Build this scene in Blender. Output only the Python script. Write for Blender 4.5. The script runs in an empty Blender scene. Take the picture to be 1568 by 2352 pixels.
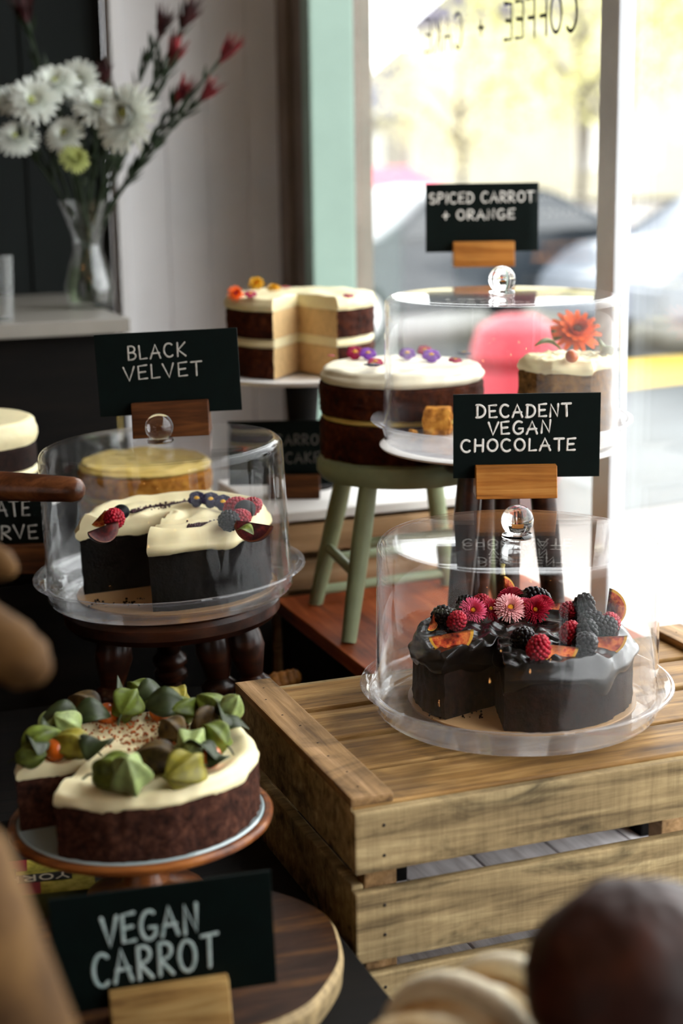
import bpy, bmesh, math, random
from math import sin, cos, pi, radians, sqrt, tan, atan2, hypot
from mathutils import Vector, Matrix, noise
random.seed(7)
S = bpy.context.scene
COL = S.collection
# ------------------------------------------------------------------ camera
H = 0.585                      # camera height above the crate top (z = 0)
PITCH, ROLL, YAW, F = radians(12.6), 0.015, radians(20.6), 3700.0
fw = Vector((sin(YAW)*cos(PITCH), cos(YAW)*cos(PITCH), -sin(PITCH)))
rt = Vector((cos(YAW), -sin(YAW), 0)); up = rt.cross(fw)
r2 = rt*cos(ROLL)-up*sin(ROLL); u2 = up*cos(ROLL)+rt*sin(ROLL)
cd = bpy.data.cameras.new('camera'); cam = bpy.data.objects.new('camera', cd); COL.objects.link(cam)
cd.sensor_fit = 'HORIZONTAL'; cd.sensor_width = 24.0; cd.lens = F/1568*24.0
cd.clip_start = 0.02; cd.clip_end = 200
M = Matrix((r2, u2, -fw)).transposed().to_4x4(); M.translation = (0, 0, H); cam.matrix_world = M
cd.dof.use_dof = True; cd.dof.focus_distance = 1.75; cd.dof.aperture_fstop = 3.3
S.camera = cam
S.view_settings.view_transform = 'Standard'; S.view_settings.look = 'None'
S.view_settings.exposure = 0.25; S.view_settings.gamma = 1.0
try: S.view_settings.use_curve_mapping = False
except Exception: pass
cy = S.cycles
cy.transparent_max_bounces = 32; cy.max_bounces = 12; cy.transmission_bounces = 10; cy.glossy_bounces = 5; cy.diffuse_bounces = 4
cy.use_denoising = True; cy.sample_clamp_indirect = 6.0; cy.caustics_refractive = False; cy.caustics_reflective = False
# ------------------------------------------------------------------ world: overcast sky
W = bpy.data.worlds.new('world'); S.world = W; W.use_nodes = True
bg = W.node_tree.nodes['Background']; bg.inputs[0].default_value = (0.97, 0.98, 1.0, 1); bg.inputs[1].default_value = 5.2
# ------------------------------------------------------------------ maths for placing things on real planes
def ray(px, py): return fw + r2*((px-784)/F) - u2*((py-1176)/F)
def at(px, py, z):            # where the line of sight meets the level z
    d = ray(px, py); return Vector((0, 0, H)) + d*((z-H)/d.z)
def atd(px, py, dep): return Vector((0, 0, H)) + ray(px, py)*dep
FACE = -YAW                   # heading of things that face the camera
# ------------------------------------------------------------------ node materials
def _c(h):
    if isinstance(h, str):
        h = h.lstrip('#'); v = [int(h[i:i+2], 16)/255 for i in (0, 2, 4)]
        return tuple(((x/12.92) if x <= .04045 else ((x+.055)/1.055)**2.4) for x in v)+(1,)
    return tuple(h)+(1,) if len(h) == 3 else tuple(h)
def base_mat(name):
    m = bpy.data.materials.new(name); m.use_nodes = True
    return m, m.node_tree, m.node_tree.nodes['Principled BSDF']
def mapping(nt, scale=(1, 1, 1), rnd=True):
    tc = nt.nodes.new('ShaderNodeTexCoord'); mp = nt.nodes.new('ShaderNodeMapping'); mp.inputs['Scale'].default_value = scale
    if rnd:
        oi = nt.nodes.new('ShaderNodeObjectInfo'); ad = nt.nodes.new('ShaderNodeVectorMath'); ad.operation = 'ADD'
        ml = nt.nodes.new('ShaderNodeMath'); ml.operation = 'MULTIPLY'; ml.inputs[1].default_value = 17.0
        nt.links.new(oi.outputs['Random'], ml.inputs[0]); nt.links.new(tc.outputs['Object'], ad.inputs[0]); nt.links.new(ml.outputs[0], ad.inputs[1])
        nt.links.new(ad.outputs[0], mp.inputs['Vector'])
    else: nt.links.new(tc.outputs['Object'], mp.inputs['Vector'])
    return mp
def noise_n(nt, vec, scale, detail=5, rough=.6, dist=0):
    n = nt.nodes.new('ShaderNodeTexNoise'); n.inputs['Scale'].default_value = scale; n.inputs['Detail'].default_value = detail
    n.inputs['Roughness'].default_value = rough; n.inputs['Distortion'].default_value = dist
    nt.links.new(vec.outputs['Vector'], n.inputs['Vector']); return n
def ramp(nt, src, stops):
    r = nt.nodes.new('ShaderNodeValToRGB'); e = r.color_ramp.elements
    e[0].position = stops[0][0]; e[0].color = _c(stops[0][1]); e[1].position = stops[-1][0]; e[1].color = _c(stops[-1][1])
    for p, c in stops[1:-1]: k = e.new(p); k.color = _c(c)
    nt.links.new(src, r.inputs[0]); return r
def mix(nt, a, b, fac, mode='MIX'):
    m = nt.nodes.new('ShaderNodeMix'); m.data_type = 'RGBA'; m.blend_type = mode
    if isinstance(fac, (int, float)): m.inputs[0].default_value = fac
    else: nt.links.new(fac, m.inputs[0])
    for v, i in ((a, 6), (b, 7)):
        if isinstance(v, tuple): m.inputs[i].default_value = v
        else: nt.links.new(v, m.inputs[i])
    return m.outputs[2]
def bump(nt, b, src, strength, dist=.002):
    bp = nt.nodes.new('ShaderNodeBump'); bp.inputs['Strength'].default_value = strength; bp.inputs['Distance'].default_value = dist
    nt.links.new(src, bp.inputs['Height']); nt.links.new(bp.outputs[0], b.inputs['Normal'])
def plain(name, col, rough=.5, var=.12, scale=30, metal=0, spec=.3, bmp=0, coat=0, sss=0):
    m, nt, b = base_mat(name); mp = mapping(nt); n = noise_n(nt, mp, scale)
    c = _c(col); d = tuple(x*(1-var*2) for x in c[:3])+(1,); l = tuple(min(1, x*(1+var)) for x in c[:3])+(1,)
    r = ramp(nt, n.outputs[0], [(.3, d), (.7, l)]); nt.links.new(r.outputs[0], b.inputs['Base Color'])
    b.inputs['Roughness'].default_value = rough; b.inputs['Metallic'].default_value = metal; b.inputs['Specular IOR Level'].default_value = spec
    if coat: b.inputs['Coat Weight'].default_value = coat; b.inputs['Coat Roughness'].default_value = .08
    if sss: b.inputs['Subsurface Weight'].default_value = sss; b.inputs['Subsurface Radius'].default_value = (.01, .006, .004); b.inputs['Subsurface Scale'].default_value = 1
    if bmp: bump(nt, b, n.outputs[0], bmp)
    return m
def speckle(name, cols, scale=120, rough=.7, bmp=.5, spec=.12, coat=0, dist=.002):
    m, nt, b = base_mat(name); mp = mapping(nt); n = noise_n(nt, mp, scale, 6, .7); n2 = noise_n(nt, mp, scale*.25, 3)
    k = nt.nodes.new('ShaderNodeMath'); k.operation = 'MULTIPLY_ADD'; k.inputs[1].default_value = .6
    k2 = nt.nodes.new('ShaderNodeMath'); k2.operation = 'MULTIPLY'; k2.inputs[1].default_value = .4
    nt.links.new(n2.outputs[0], k2.inputs[0]); nt.links.new(n.outputs[0], k.inputs[0]); nt.links.new(k2.outputs[0], k.inputs[2])
    st = [(.35+.3*i/(len(cols)-1), c) for i, c in enumerate(cols)]
    r = ramp(nt, k.outputs[0], st); nt.links.new(r.outputs[0], b.inputs['Base Color'])
    b.inputs['Roughness'].default_value = rough; b.inputs['Specular IOR Level'].default_value = spec; b.inputs['Coat Weight'].default_value = coat; b.inputs['Coat Roughness'].default_value = .15
    bump(nt, b, n.outputs[0], bmp, dist); return m
def wood(name, c_dark, c_mid, c_light, axis=0, freq=60, rough=.6, saw=0, stain=0, stain_col='#241a10', bmp=.3, stretch=14, coat=0):
    m, nt, b = base_mat(name)
    sc = [1, 1, 1]; sc[axis] = 1/stretch; mp = mapping(nt, tuple(sc)); n = noise_n(nt, mp, freq, 6, .65, .4)
    r = ramp(nt, n.outputs[0], [(.3, c_dark), (.5, c_mid), (.7, c_light)]); out = r.outputs[0]
    mq = mapping(nt, (1, 1, 1)); q = noise_n(nt, mq, 9, 3)
    out = mix(nt, out, ramp(nt, q.outputs[0], [(.3, (.62, .62, .62)), (.65, (1.1, 1.1, 1.1))]).outputs[0], .8, 'MULTIPLY')
    if saw:      # rough saw marks across the plank
        s2 = [9, 9, 9]; s2[2] = .7; ms = mapping(nt, tuple(s2)); ns = noise_n(nt, ms, 17, 5, .75)
        out = mix(nt, out, ramp(nt, ns.outputs[0], [(.35, (.45, .42, .38)), (.6, (1.1, 1.1, 1.08))]).outputs[0], saw, 'MULTIPLY')
    if stain:
        ms = mapping(nt, (.6, 1, 1.6)); ns = noise_n(nt, ms, 16, 4, .6, .8)
        f = ramp(nt, ns.outputs[0], [(.52, (0, 0, 0)), (.72, (1, 1, 1))]); k = nt.nodes.new('ShaderNodeMath'); k.operation = 'MULTIPLY'; k.inputs[1].default_value = stain
        nt.links.new(f.outputs[0], k.inputs[0]); out = mix(nt, out, _c(stain_col), k.outputs[0])
    nt.links.new(out, b.inputs['Base Color']); b.inputs['Roughness'].default_value = rough; b.inputs['Specular IOR Level'].default_value = .18
    if coat: b.inputs['Coat Weight'].default_value = coat; b.inputs['Coat Roughness'].default_value = .2
    bump(nt, b, n.outputs[0], bmp, .002); return m
def clear(name, tint=(1, 1, 1), edge=.0, ior=1.49, rough=.02, edge_col=(.8, .8, .85), scratch=0):
    """thin clear plastic / glass sheet: lets light straight through, mirrors by Fresnel, slightly milky when seen edge-on"""
    m = bpy.data.materials.new(name); m.use_nodes = True; nt = m.node_tree; nt.nodes.clear()
    o = nt.nodes.new('ShaderNodeOutputMaterial'); t = nt.nodes.new('ShaderNodeBsdfTransparent'); t.inputs[0].default_value = tint+(1,)
    g = nt.nodes.new('ShaderNodeBsdfGlossy'); g.inputs['Roughness'].default_value = rough; g.inputs[0].default_value = (1, 1, 1, 1)
    fr = nt.nodes.new('ShaderNodeFresnel'); ge = nt.nodes.new('ShaderNodeNewGeometry'); mr = nt.nodes.new('ShaderNodeMapRange')
    mr.inputs['To Min'].default_value = ior; mr.inputs['To Max'].default_value = 1/ior      # both faces of the sheet reflect alike
    nt.links.new(ge.outputs['Backfacing'], mr.inputs['Value']); nt.links.new(mr.outputs[0], fr.inputs[0])
    mx = nt.nodes.new('ShaderNodeMixShader'); nt.links.new(fr.outputs[0], mx.inputs[0]); nt.links.new(t.outputs[0], mx.inputs[1]); nt.links.new(g.outputs[0], mx.inputs[2])
    last = mx
    if edge:
        lw = nt.nodes.new('ShaderNodeLayerWeight'); lw.inputs[0].default_value = .25
        pw = nt.nodes.new('ShaderNodeMath'); pw.operation = 'POWER'; pw.inputs[1].default_value = 2.5; nt.links.new(lw.outputs['Facing'], pw.inputs[0])
        ml = nt.nodes.new('ShaderNodeMath'); ml.operation = 'MULTIPLY_ADD'; ml.inputs[1].default_value = edge; ml.inputs[2].default_value = scratch; nt.links.new(pw.outputs[0], ml.inputs[0])
        d = nt.nodes.new('ShaderNodeBsdfDiffuse'); d.inputs[0].default_value = edge_col+(1,)
        tr = nt.nodes.new('ShaderNodeBsdfTranslucent'); tr.inputs[0].default_value = edge_col+(1,)
        dm = nt.nodes.new('ShaderNodeMixShader'); nt.links.new(d.outputs[0], dm.inputs[1]); nt.links.new(tr.outputs[0], dm.inputs[2])
        m2 = nt.nodes.new('ShaderNodeMixShader'); nt.links.new(ml.outputs[0], m2.inputs[0]); nt.links.new(mx.outputs[0], m2.inputs[1]); nt.links.new(dm.outputs[0], m2.inputs[2]); last = m2
    nt.links.new(last.outputs[0], o.inputs[0]); return m
def solid_glass(name, ior=1.49):
    m, nt, b = base_mat(name); b.inputs['Transmission Weight'].default_value = 1; b.inputs['Roughness'].default_value = 0.0
    b.inputs['IOR'].default_value = ior; b.inputs['Base Color'].default_value = (1, 1, 1, 1); return m
def emit(name, col, st):
    m, nt, b = base_mat(name); b.inputs['Emission Color'].default_value = _c(col); b.inputs['Emission Strength'].default_value = st
    b.inputs['Base Color'].default_value = _c(col); return m
MT = {}
def mt(k, f=None):
    if k not in MT: MT[k] = f()
    return MT[k]
CHALK = plain('blackboard paint', '#020d0b', .6, .15, 60, spec=.12)
PAINT = speckle('white paint pen', ['#b8b4ac', '#efece6', '#f4f1ec'], 250, .7, .2)
PAINT2 = speckle('grey chalk pen', ['#8f8c86', '#b9b5ad', '#c8c4bc'], 250, .8, .2)
PAINT3 = speckle('pale blue chalk pen', ['#93aaa8', '#b4c6c4', '#c6d2d2'], 250, .8, .2)
HOLD = wood('honey wood block', '#6d3c12', '#a8692a', '#c48a45', 0, 90, .5, stretch=16, coat=.1)
HOLD2 = wood('walnut striped block', '#1e0d04', '#4a2812', '#6f421f', 0, 90, .5, stretch=16)
HOLD3 = wood('pale pine block', '#5e3c18', '#b08a52', '#cfae72', 0, 75, .6, stretch=9)
CRATE_T = wood('worn crate wood, top', '#5e4226', '#96703f', '#c09a63', 0, 70, .55, stain=.55, bmp=.5)
CRATE_E = wood('worn crate end board', '#5c4530', '#9a7850', '#c09a72', 1, 60, .6, stain=.75, bmp=.5)
CRATE_F = wood('weathered crate wood, front', '#5c4c35', '#9b8560', '#c4ae82', 0, 60, .75, saw=.38, stain=.75, stain_col='#262217', bmp=.5)
DARKW = wood('dark walnut', '#100704', '#2a140b', '#4a2614', 0, 50, .35, stretch=10, coat=.2)
DARKT = wood('dark stained board', '#050403', '#0d0a08', '#17110c', 0, 40, .85)
ORANGE = wood('orange brown board', '#6a2c14', '#9a4a24', '#b8663a', 1, 50, .5, stretch=12)
MINT = plain('mint green paint', '#8f9a78', .45, .08, 20)
WHITE = plain('white paint', '#e6e2de', .5, .04, 10)
WHITEW = wood('whitewashed planks', '#a9a2a2', '#d4cfd0', '#e8e4e6', 1, 60, .55, bmp=.2)
DOME = clear('clear dome plastic', edge=.06, edge_col=(.75, .78, .82), ior=1.21)
TRAYM = clear('clear tray plastic', edge=.45, edge_col=(.85, .84, .88), scratch=.045)
KNOB = solid_glass('clear knob plastic')
PANE = clear('window glass', (.98, .99, .98), ior=1.3)
# ------------------------------------------------------------------ object helpers
def new_ob(name, me, parent=None, loc=(0, 0, 0), rot=(0, 0, 0)):
    o = bpy.data.objects.new(name, me); COL.objects.link(o); o.parent = parent; o.location = loc; o.rotation_euler = rot; return o
def tag(o, label=None, cat=None, group=None, kind=None):
    if label: o['label'] = label
    if cat: o['category'] = cat
    if group: o['group'] = group
    if kind: o['kind'] = kind
    return o
def thing(name, label, cat, loc=(0, 0, 0), rot=(0, 0, 0), group=None):
    o = new_ob(name, None, None, loc, rot); o.empty_display_size = .02; return tag(o, label, cat, group)
def mk(name, bm, m, parent=None, loc=(0, 0, 0), rot=(0, 0, 0), smooth=False, recalc=True):
    if recalc: bmesh.ops.recalc_face_normals(bm, faces=bm.faces)
    me = bpy.data.meshes.new(name); bm.to_mesh(me); bm.free()
    for mm in (m if isinstance(m, (list, tuple)) else [m]): me.materials.append(mm)
    if smooth: me.polygons.foreach_set('use_smooth', [True]*len(me.polygons))
    return new_ob(name, me, parent, loc, rot)
def shade(o, ang=35):
    me = o.data; me.polygons.foreach_set('use_smooth', [True]*len(me.polygons))
    bm = bmesh.new(); bm.from_mesh(me)
    for e in bm.edges:
        if len(e.link_faces) == 2 and e.calc_face_angle(0) > radians(ang): e.smooth = False
    bm.to_mesh(me); bm.free(); return o
def box(bm, x0, x1, y0, y1, z0, z1, bev=0, mi=0):
    g = bmesh.ops.create_cube(bm, size=1)['verts']
    for v in g: v.co = Vector(((x0+x1)/2+v.co.x*(x1-x0), (y0+y1)/2+v.co.y*(y1-y0), (z0+z1)/2+v.co.z*(z1-z0)))
    fs = list({f for v in g for f in v.link_faces})
    for f in fs: f.material_index = mi
    if bev: bmesh.ops.bevel(bm, geom=list({e for v in g for e in v.link_edges}), offset=bev, segments=2, affect='EDGES', profile=.6)
def bxo(name, m, x0, x1, y0, y1, z0, z1, parent=None, bev=.002):
    bm = bmesh.new(); cx, cy_, cz = (x0+x1)/2, (y0+y1)/2, (z0+z1)/2
    box(bm, x0-cx, x1-cx, y0-cy_, y1-cy_, z0-cz, z1-cz, bev); return mk(name, bm, m, parent, (cx, cy_, cz))
def lathe(bm, prof, seg=64, cap0=True, cap1=True, mtx=None, closed=False):
    rings = []
    for r, z in prof:
        if r < 1e-6:
            v = bm.verts.new((0, 0, z)); rings.append([v]*seg)
        else: rings.append([bm.verts.new((r*cos(2*pi*i/seg), r*sin(2*pi*i/seg), z)) for i in range(seg)])
    prs = list(zip(rings, rings[1:]))
    if closed: prs.append((rings[-1], rings[0]))
    for a, b in prs:
        for i in range(seg):
            j = (i+1) % seg; vs = []
            for v in (a[i], a[j], b[j], b[i]):
                if v not in vs: vs.append(v)
            if len(vs) > 2: bm.faces.new(vs)
    if not closed:
        if cap0 and prof[0][0] > 1e-6: bm.faces.new(rings[0])
        if cap1 and prof[-1][0] > 1e-6: bm.faces.new(rings[-1])
    if mtx:
        vs = {v for r in rings for v in r}
        for v in vs: v.co = mtx @ v.co
def tube(bm, pts, rad, seg=8, flat=1.0, fdir=None, mi=0):
    pts = [Vector(p) for p in pts]; n = len(pts)
    if not hasattr(rad, '__len__'): rad = [rad]*n
    rings = []; ref = Vector((0, 0, 1)) if fdir is None else Vector(fdir)
    for i, p in enumerate(pts):
        t = (pts[min(i+1, n-1)]-pts[max(i-1, 0)]).normalized()
        a = t.cross(ref)
        if a.length < 1e-3: a = t.cross(Vector((1, 0, 0)))
        a.normalize(); b = a.cross(t).normalized()
        rings.append([bm.verts.new(p+a*(cos(2*pi*k/seg)*rad[i])+b*(sin(2*pi*k/seg)*rad[i]*flat)) for k in range(seg)])
    for r, s in zip(rings, rings[1:]):
        for k in range(seg): f = bm.faces.new((r[k], r[(k+1) % seg], s[(k+1) % seg], s[k])); f.material_index = mi
    for r in (rings[0], rings[-1]): f = bm.faces.new(r); f.material_index = mi
def sphere(bm, c, r, sx=1, sy=1, sz=1, sub=2, mtx=None):
    g = bmesh.ops.create_icosphere(bm, subdivisions=sub, radius=r)['verts']
    for v in g:
        v.co = Vector((v.co.x*sx, v.co.y*sy, v.co.z*sz))
        if mtx: v.co = mtx @ v.co
        v.co += Vector(c)
    return g
def copy_tree(o, loc, rot=None, label=None, group=None, scale=None, parent=None):
    c = o.copy(); COL.objects.link(c); c.parent = parent
    if parent is None:
        c.location = loc
        if rot is not None: c.rotation_euler = rot
        if scale: c.scale = (scale,)*3
        if label: c['label'] = label
        if group: c['group'] = group
    for ch in list(o.children): copy_tree(ch, None, parent=c)
    return c
# ------------------------------------------------------------------ hand lettering
def arc(cx, cy_, rx, ry, a0, a1, n=8): return [(cx+rx*cos(radians(a0+(a1-a0)*i/n)), cy_+ry*sin(radians(a0+(a1-a0)*i/n))) for i in range(n+1)]
G = {
 'A': (.8, [[(0, 0), (.36, 1), (.75, 0)], [(.1, .38), (.68, .38)]]), 'B': (.65, [[(.05, 0), (.05, 1)], [(.05, 1)]+arc(.25, .76, .28, .24, 85, -85)+[(.05, .52)], [(.05, .52)]+arc(.28, .27, .32, .26, 85, -85)+[(.05, 0)]]),
 'C': (.75, [arc(.42, .5, .38, .5, 50, 310, 14)]), 'D': (.75, [[(.08, 0), (.08, 1)], [(.0, .98)]+arc(.2, .5, .48, .49, 85, -85, 10)+[(0, .02)]]),
 'E': (.62, [[(.6, 1), (.05, .96), (.05, .02), (.6, .04)], [(.05, .5), (.5, .53)]]), 'F': (.6, [[(.6, 1), (.05, .98), (.05, 0)], [(.05, .5), (.48, .5)]]),
 'G': (.8, [arc(.42, .5, .38, .5, 55, 290, 13)+[(.72, .18), (.74, .42), (.45, .42)]]), 'H': (.7, [[(.05, 1), (.05, 0)], [(.62, 1), (.62, 0)], [(.05, .5), (.62, .5)]]),
 'I': (.2, [[(.1, 1), (.1, 0)]]), 'K': (.7, [[(.06, 1), (.06, 0)], [(.62, 1), (.1, .48), (.66, 0)]]), 'L': (.6, [[(.06, 1), (.05, .02), (.56, .05)]]),
 'N': (.75, [[(.05, 0), (.08, 1), (.62, .02), (.64, 1)]]), 'O': (.8, [arc(.4, .5, .36, .48, 90, 450, 16)]), 'P': (.65, [[(.06, 0), (.06, 1)], [(.06, 1)]+arc(.28, .74, .3, .25, 85, -85)+[(.06, .48)]]),
 'R': (.7, [[(.06, 0), (.06, 1)], [(.06, 1)]+arc(.28, .75, .3, .24, 85, -85)+[(.08, .5), (.64, 0)]]), 'S': (.62, [arc(.32, .75, .26, .24, 40, 260, 9)+arc(.32, .26, .27, .25, 80, -150, 9)]),
 'T': (.7, [[(0, .98), (.7, 1)], [(.34, .98), (.36, 0)]]), 'V': (.72, [[(0, 1), (.36, 0), (.7, 1)]]), 'Y': (.7, [[(0, 1), (.34, .5), (.68, 1)], [(.34, .5), (.34, 0)]]),
 'U': (.7, [[(.05, 1), (.05, .3)]+arc(.35, .28, .3, .27, 180, 360, 8)+[(.65, 1)]]), '+': (.6, [[(.05, .48), (.58, .52)], [(.3, .85), (.31, .12)]]), ' ': (.35, [])}
def write(bm, text, x0, x1, zt, zb, r, y=0, slant=0, jit=.03, sx=1, flat=.3, seed=1, rise=0):
    """strokes of a line of capitals, filling x0..x1 and zb..zt in the plane y"""
    rn = random.Random(seed); gap = .22
    w = sum(G[c][0]+gap for c in text)-gap; k = (x1-x0)/w; h = zt-zb; cx = 0
    for c in text:
        gw, st = G[c]; dz = rn.uniform(-jit, jit)*h; lean = rn.uniform(-.05, .05)
        for s in st:
            P = [(x0+(cx+px)*k+(pz*lean*h), y, zb+dz+pz*h*rn.uniform(1-jit*.6, 1)+(cx+px)*k*rise) for px, pz in s]
            if sx < 0: P = [(-p[0], p[1], p[2]) for p in P]
            tube(bm, P, r, 8, flat, (0, 1, 0))
            for e in (P[0], P[-1]): sphere(bm, e, r, 1, flat, 1, 1)
        cx += gw+gap
    return bm
def chalk_sign(loc, rot, label, lines, paint=PAINT, w=.173, h=.101, r=.00115):
    """loc: middle of the board's bottom edge.  lines: (text, x0, x1, ytop, ybottom, rise) as fractions"""
    t = thing('chalkboard_sign', label, 'sign', loc, rot)
    bm = bmesh.new(); box(bm, -w/2, w/2, -.0012, .0012, 0, h, .0005); mk('board', bm, CHALK, t)
    for i, (tx, a, b, yt, yb, ri) in enumerate(lines):
        bm = bmesh.new(); write(bm, tx, (a-.5)*w, (b-.5)*w, (1-yt)*h, (1-yb)*h, r, -.0014, seed=len(tx)*7+i, rise=ri)
        tag(mk('lettering', bm, paint, t, recalc=False), 'hand written words %s' % tx)
    return t
def sign_block(loc, rot, label, m, w=.0955, h=.040, d=.044):
    """wooden wedge with a slot, slot runs along x, sign stands at y=0; loc = middle of the base"""
    bm = bmesh.new(); s = .0016; dp = .018
    prof = [(-d/2, 0), (d/2, 0), (d/2*.62, h), (s, h), (s, h-dp), (-s, h-dp), (-s, h), (-d/2*.62, h)]
    A = [bm.verts.new((-w/2, y, z)) for y, z in prof]; B = [bm.verts.new((w/2, y, z)) for y, z in prof]; n = len(prof)
    for i in range(n): bm.faces.new((A[i], A[(i+1) % n], B[(i+1) % n], B[i]))
    bm.faces.new(A); bm.faces.new(B)
    bmesh.ops.bevel(bm, geom=list(bm.edges), offset=.0008, segments=1, affect='EDGES')
    o = mk('sign_holder', bm, m, None, loc, rot); return tag(o, label, 'sign holder')
def sign_set(base, face, labels, lines, paint, mat, tilt=0, w=.173, h=.101, bh=.04, bw=.0955, off=0, r=.00115):
    """a block with a board standing in its slot; base = middle of block on what it rests on; tilt = roll about the viewing axis"""
    R = Matrix.Rotation(face, 4, 'Z') @ Matrix.Rotation(tilt, 4, 'Y'); e = R.to_euler()
    sign_block(base, e, labels[1], mat, h=bh, w=bw)
    p = Vector(base) + R.to_3x3() @ Vector((off, 0, bh-.016))
    return chalk_sign(p, e, labels[0], lines, paint, w, h, r)
# ------------------------------------------------------------------ the room
STR = lambda o: tag(o, kind='structure')
XW = 1.15; YB = 3.40; ZF = -1.0; ZC = 1.9; XL = -2.6; YN = -2.4
WINZ0, WINZ1 = -.27, 1.75
# windows are parted by posts
wallp = plain('pale grey wall paint', '#efeeef', .6, .03, 4); greenp = plain('sage green paint', '#98b2a6', .5, .05, 6)
darkp = plain('dark green wall paint', '#0b1211', .8, .1, 5); floorm = wood('brown floorboards', '#2a1d12', '#4a3320', '#5e4329', 1, 20, .6)
ceilm = plain('cream ceiling', '#b5aea3', .8, .04, 5); brownp = plain('brown painted post', '#86766a', .55, .1, 10)
greyp = plain('grey painted post', '#e9edf2', .5, .06, 8)
STR(bxo('floor', floorm, XL, XW, YN, YB+.1, ZF-.05, ZF, bev=0)); STR(bxo('ceiling', ceilm, XL, XW+.1, YN, YB+.1, ZC, ZC+.05, bev=0))
STR(bxo('wall_left', darkp, XL-.06, XL, YN, YB+.1, ZF, ZC, bev=0)); STR(bxo('reflection_panel', wallp, XL+.001, XL+.03, -2.1, .75, ZF+.001, 1.3, bev=.004)); STR(bxo('wall_front', darkp, XL, XW, YN-.06, YN, ZF, ZC, bev=0))  # unseen pale panel on the left wall, added to reflect in the front dome
bm = bmesh.new()                                    # white boarded wall with V grooves
x0 = .80; bw_ = .091; n = 5
prof = []; x = x0
while x < XW-.001:
    e = min(x+bw_, XW); prof += [(x, .0), (x+.003, -.006), (e-.003, -.006)]; x = e
prof += [(XW, 0)]
for i in range(len(prof)-1):
    (a, ya), (b, yb) = prof[i], prof[i+1]
    vs = [bm.verts.new(c) for c in ((a, YB+ya, ZF), (b, YB+yb, ZF), (b, YB+yb, ZC), (a, YB+ya, ZC))]; bm.faces.new(vs)
box(bm, x0, XW, YB, YB+.06, ZF, ZC); STR(mk('wall_back', bm, wallp, recalc=False))
bm = bmesh.new()
box(bm, XL, x0-.02, YB+.05, YB+.1, ZF, ZC)
for k in range(14): xx = x0-.03-.16*k; box(bm, xx-.004, xx+.004, YB+.042, YB+.05, ZF, ZC)
STR(mk('wall_alcove', bm, darkp)); STR(bxo('trim_1', wallp, x0-.02, x0+.004, YB-.02, YB+.05, ZF, ZC))
STR(bxo('trim_2', brownp, XW-.010, XW+.004, 3.33, YB-.012, ZF, ZC)); STR(bxo('trim_3', greenp, XW-.078, XW+.014, 2.99, 3.04, ZF, ZC, bev=.006)); STR(bxo('wall_corner', brownp, XW+.005, XW+.05, 2.992, YB+.05, ZF, ZC, bev=0))
STR(bxo('wall_right', greenp, XW, XW+.08, YN, 2.99, ZF, WINZ0, bev=0)); STR(bxo('trim_4', greenp, XW, XW+.08, YN, 2.99, WINZ1, ZC, bev=0))
STR(bxo('trim_5', greyp, XW-.012, XW+.014, 1.953, 2.003, WINZ0, WINZ1, bev=.004)); STR(bxo('trim_6', darkp, XW-.03, XW+.06, -.249, .119, WINZ0, WINZ1, bev=.004))  # the dark post is out of view, widened to cut window reflections in the domes
for nme, y0, y1 in (('window_1', 2.005, 2.99), ('window_2', .12, 1.945), ('window_3', -1.5, -.25)):
    w_ = STR(bxo(nme, PANE, XW+.015, XW+.021, y0, y1, WINZ0, WINZ1, bev=0))
    if nme == 'window_1': WIN1 = w_
# street lettering on the pane, read from outside, so mirrored from in here
txtm = plain('black vinyl lettering', '#10120f', .5, .05, 30)
def glassy(px, py): d = ray(px, py); return Vector((0, 0, H))+d*((XW+.012)/d.x)
g0 = glassy(1325, 69); ly = lambda px: glassy(px, 60).y-g0.y
bm = bmesh.new(); zt_, zb_ = .056, 0
write(bm, 'COFFEE', 0, ly(1157), zt_, zb_, .0030, 0, jit=0)
write(bm, '+', ly(1112), ly(1098), .040, .012, .0030, 0, jit=0)
write(bm, 'CAKE', ly(1062), ly(975), zt_, zb_, .0026, 0, jit=0)
for v in bm.verts: v.co = Vector((v.co.y*.3, v.co.x, v.co.z))
o = mk('lettering', bm, txtm, WIN1, recalc=False)
o.location = g0-WIN1.location; tag(o, 'thin black capital letters on the pane')
STR(bxo('trim_7', WHITE, XW-.05, XW+.0, YN, 2.99, WINZ0-.03, WINZ0, bev=.003))
# ------------------------------------------------------------------ lamps of the room
def pendant(x, y, z, label):
    t = thing('pendant_lamp', label, 'lamp', (x, y, ZC))
    bm = bmesh.new(); tube(bm, [(0, 0, 0), (0, 0, z-ZC+.06)], .003, 6); mk('cord', bm, CHALK, t)
    bm = bmesh.new(); lathe(bm, [(.014, z-ZC+.03), (.016, z-ZC+.06), (.008, z-ZC+.075)], 16); mk('socket', bm, brownp, t)
    bm = bmesh.new(); lathe(bm, [(0, z-ZC-.045), (.02, z-ZC-.04), (.03, z-ZC-.02), (.028, z-ZC), (.012, z-ZC+.03)], 16)
    mk('bulb', bm, mt('bulb', lambda: emit('warm lit bulb', '#ffb469', 55)), t, smooth=True)
for a in ((-.6, .3, 1.30, 'glowing bulb hanging nearest the display table'), (.15, -.6, 1.35, 'glowing bulb hanging just behind the camera'), (-1.2, -.9, 1.3, 'glowing bulb hanging deep in the shop'), (-.9, 1.7, 1.35, 'glowing bulb hanging near the dark shelf'), (.75, -1.4, 1.4, 'glowing bulb hanging near the front wall and window')): pendant(*a)
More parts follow.
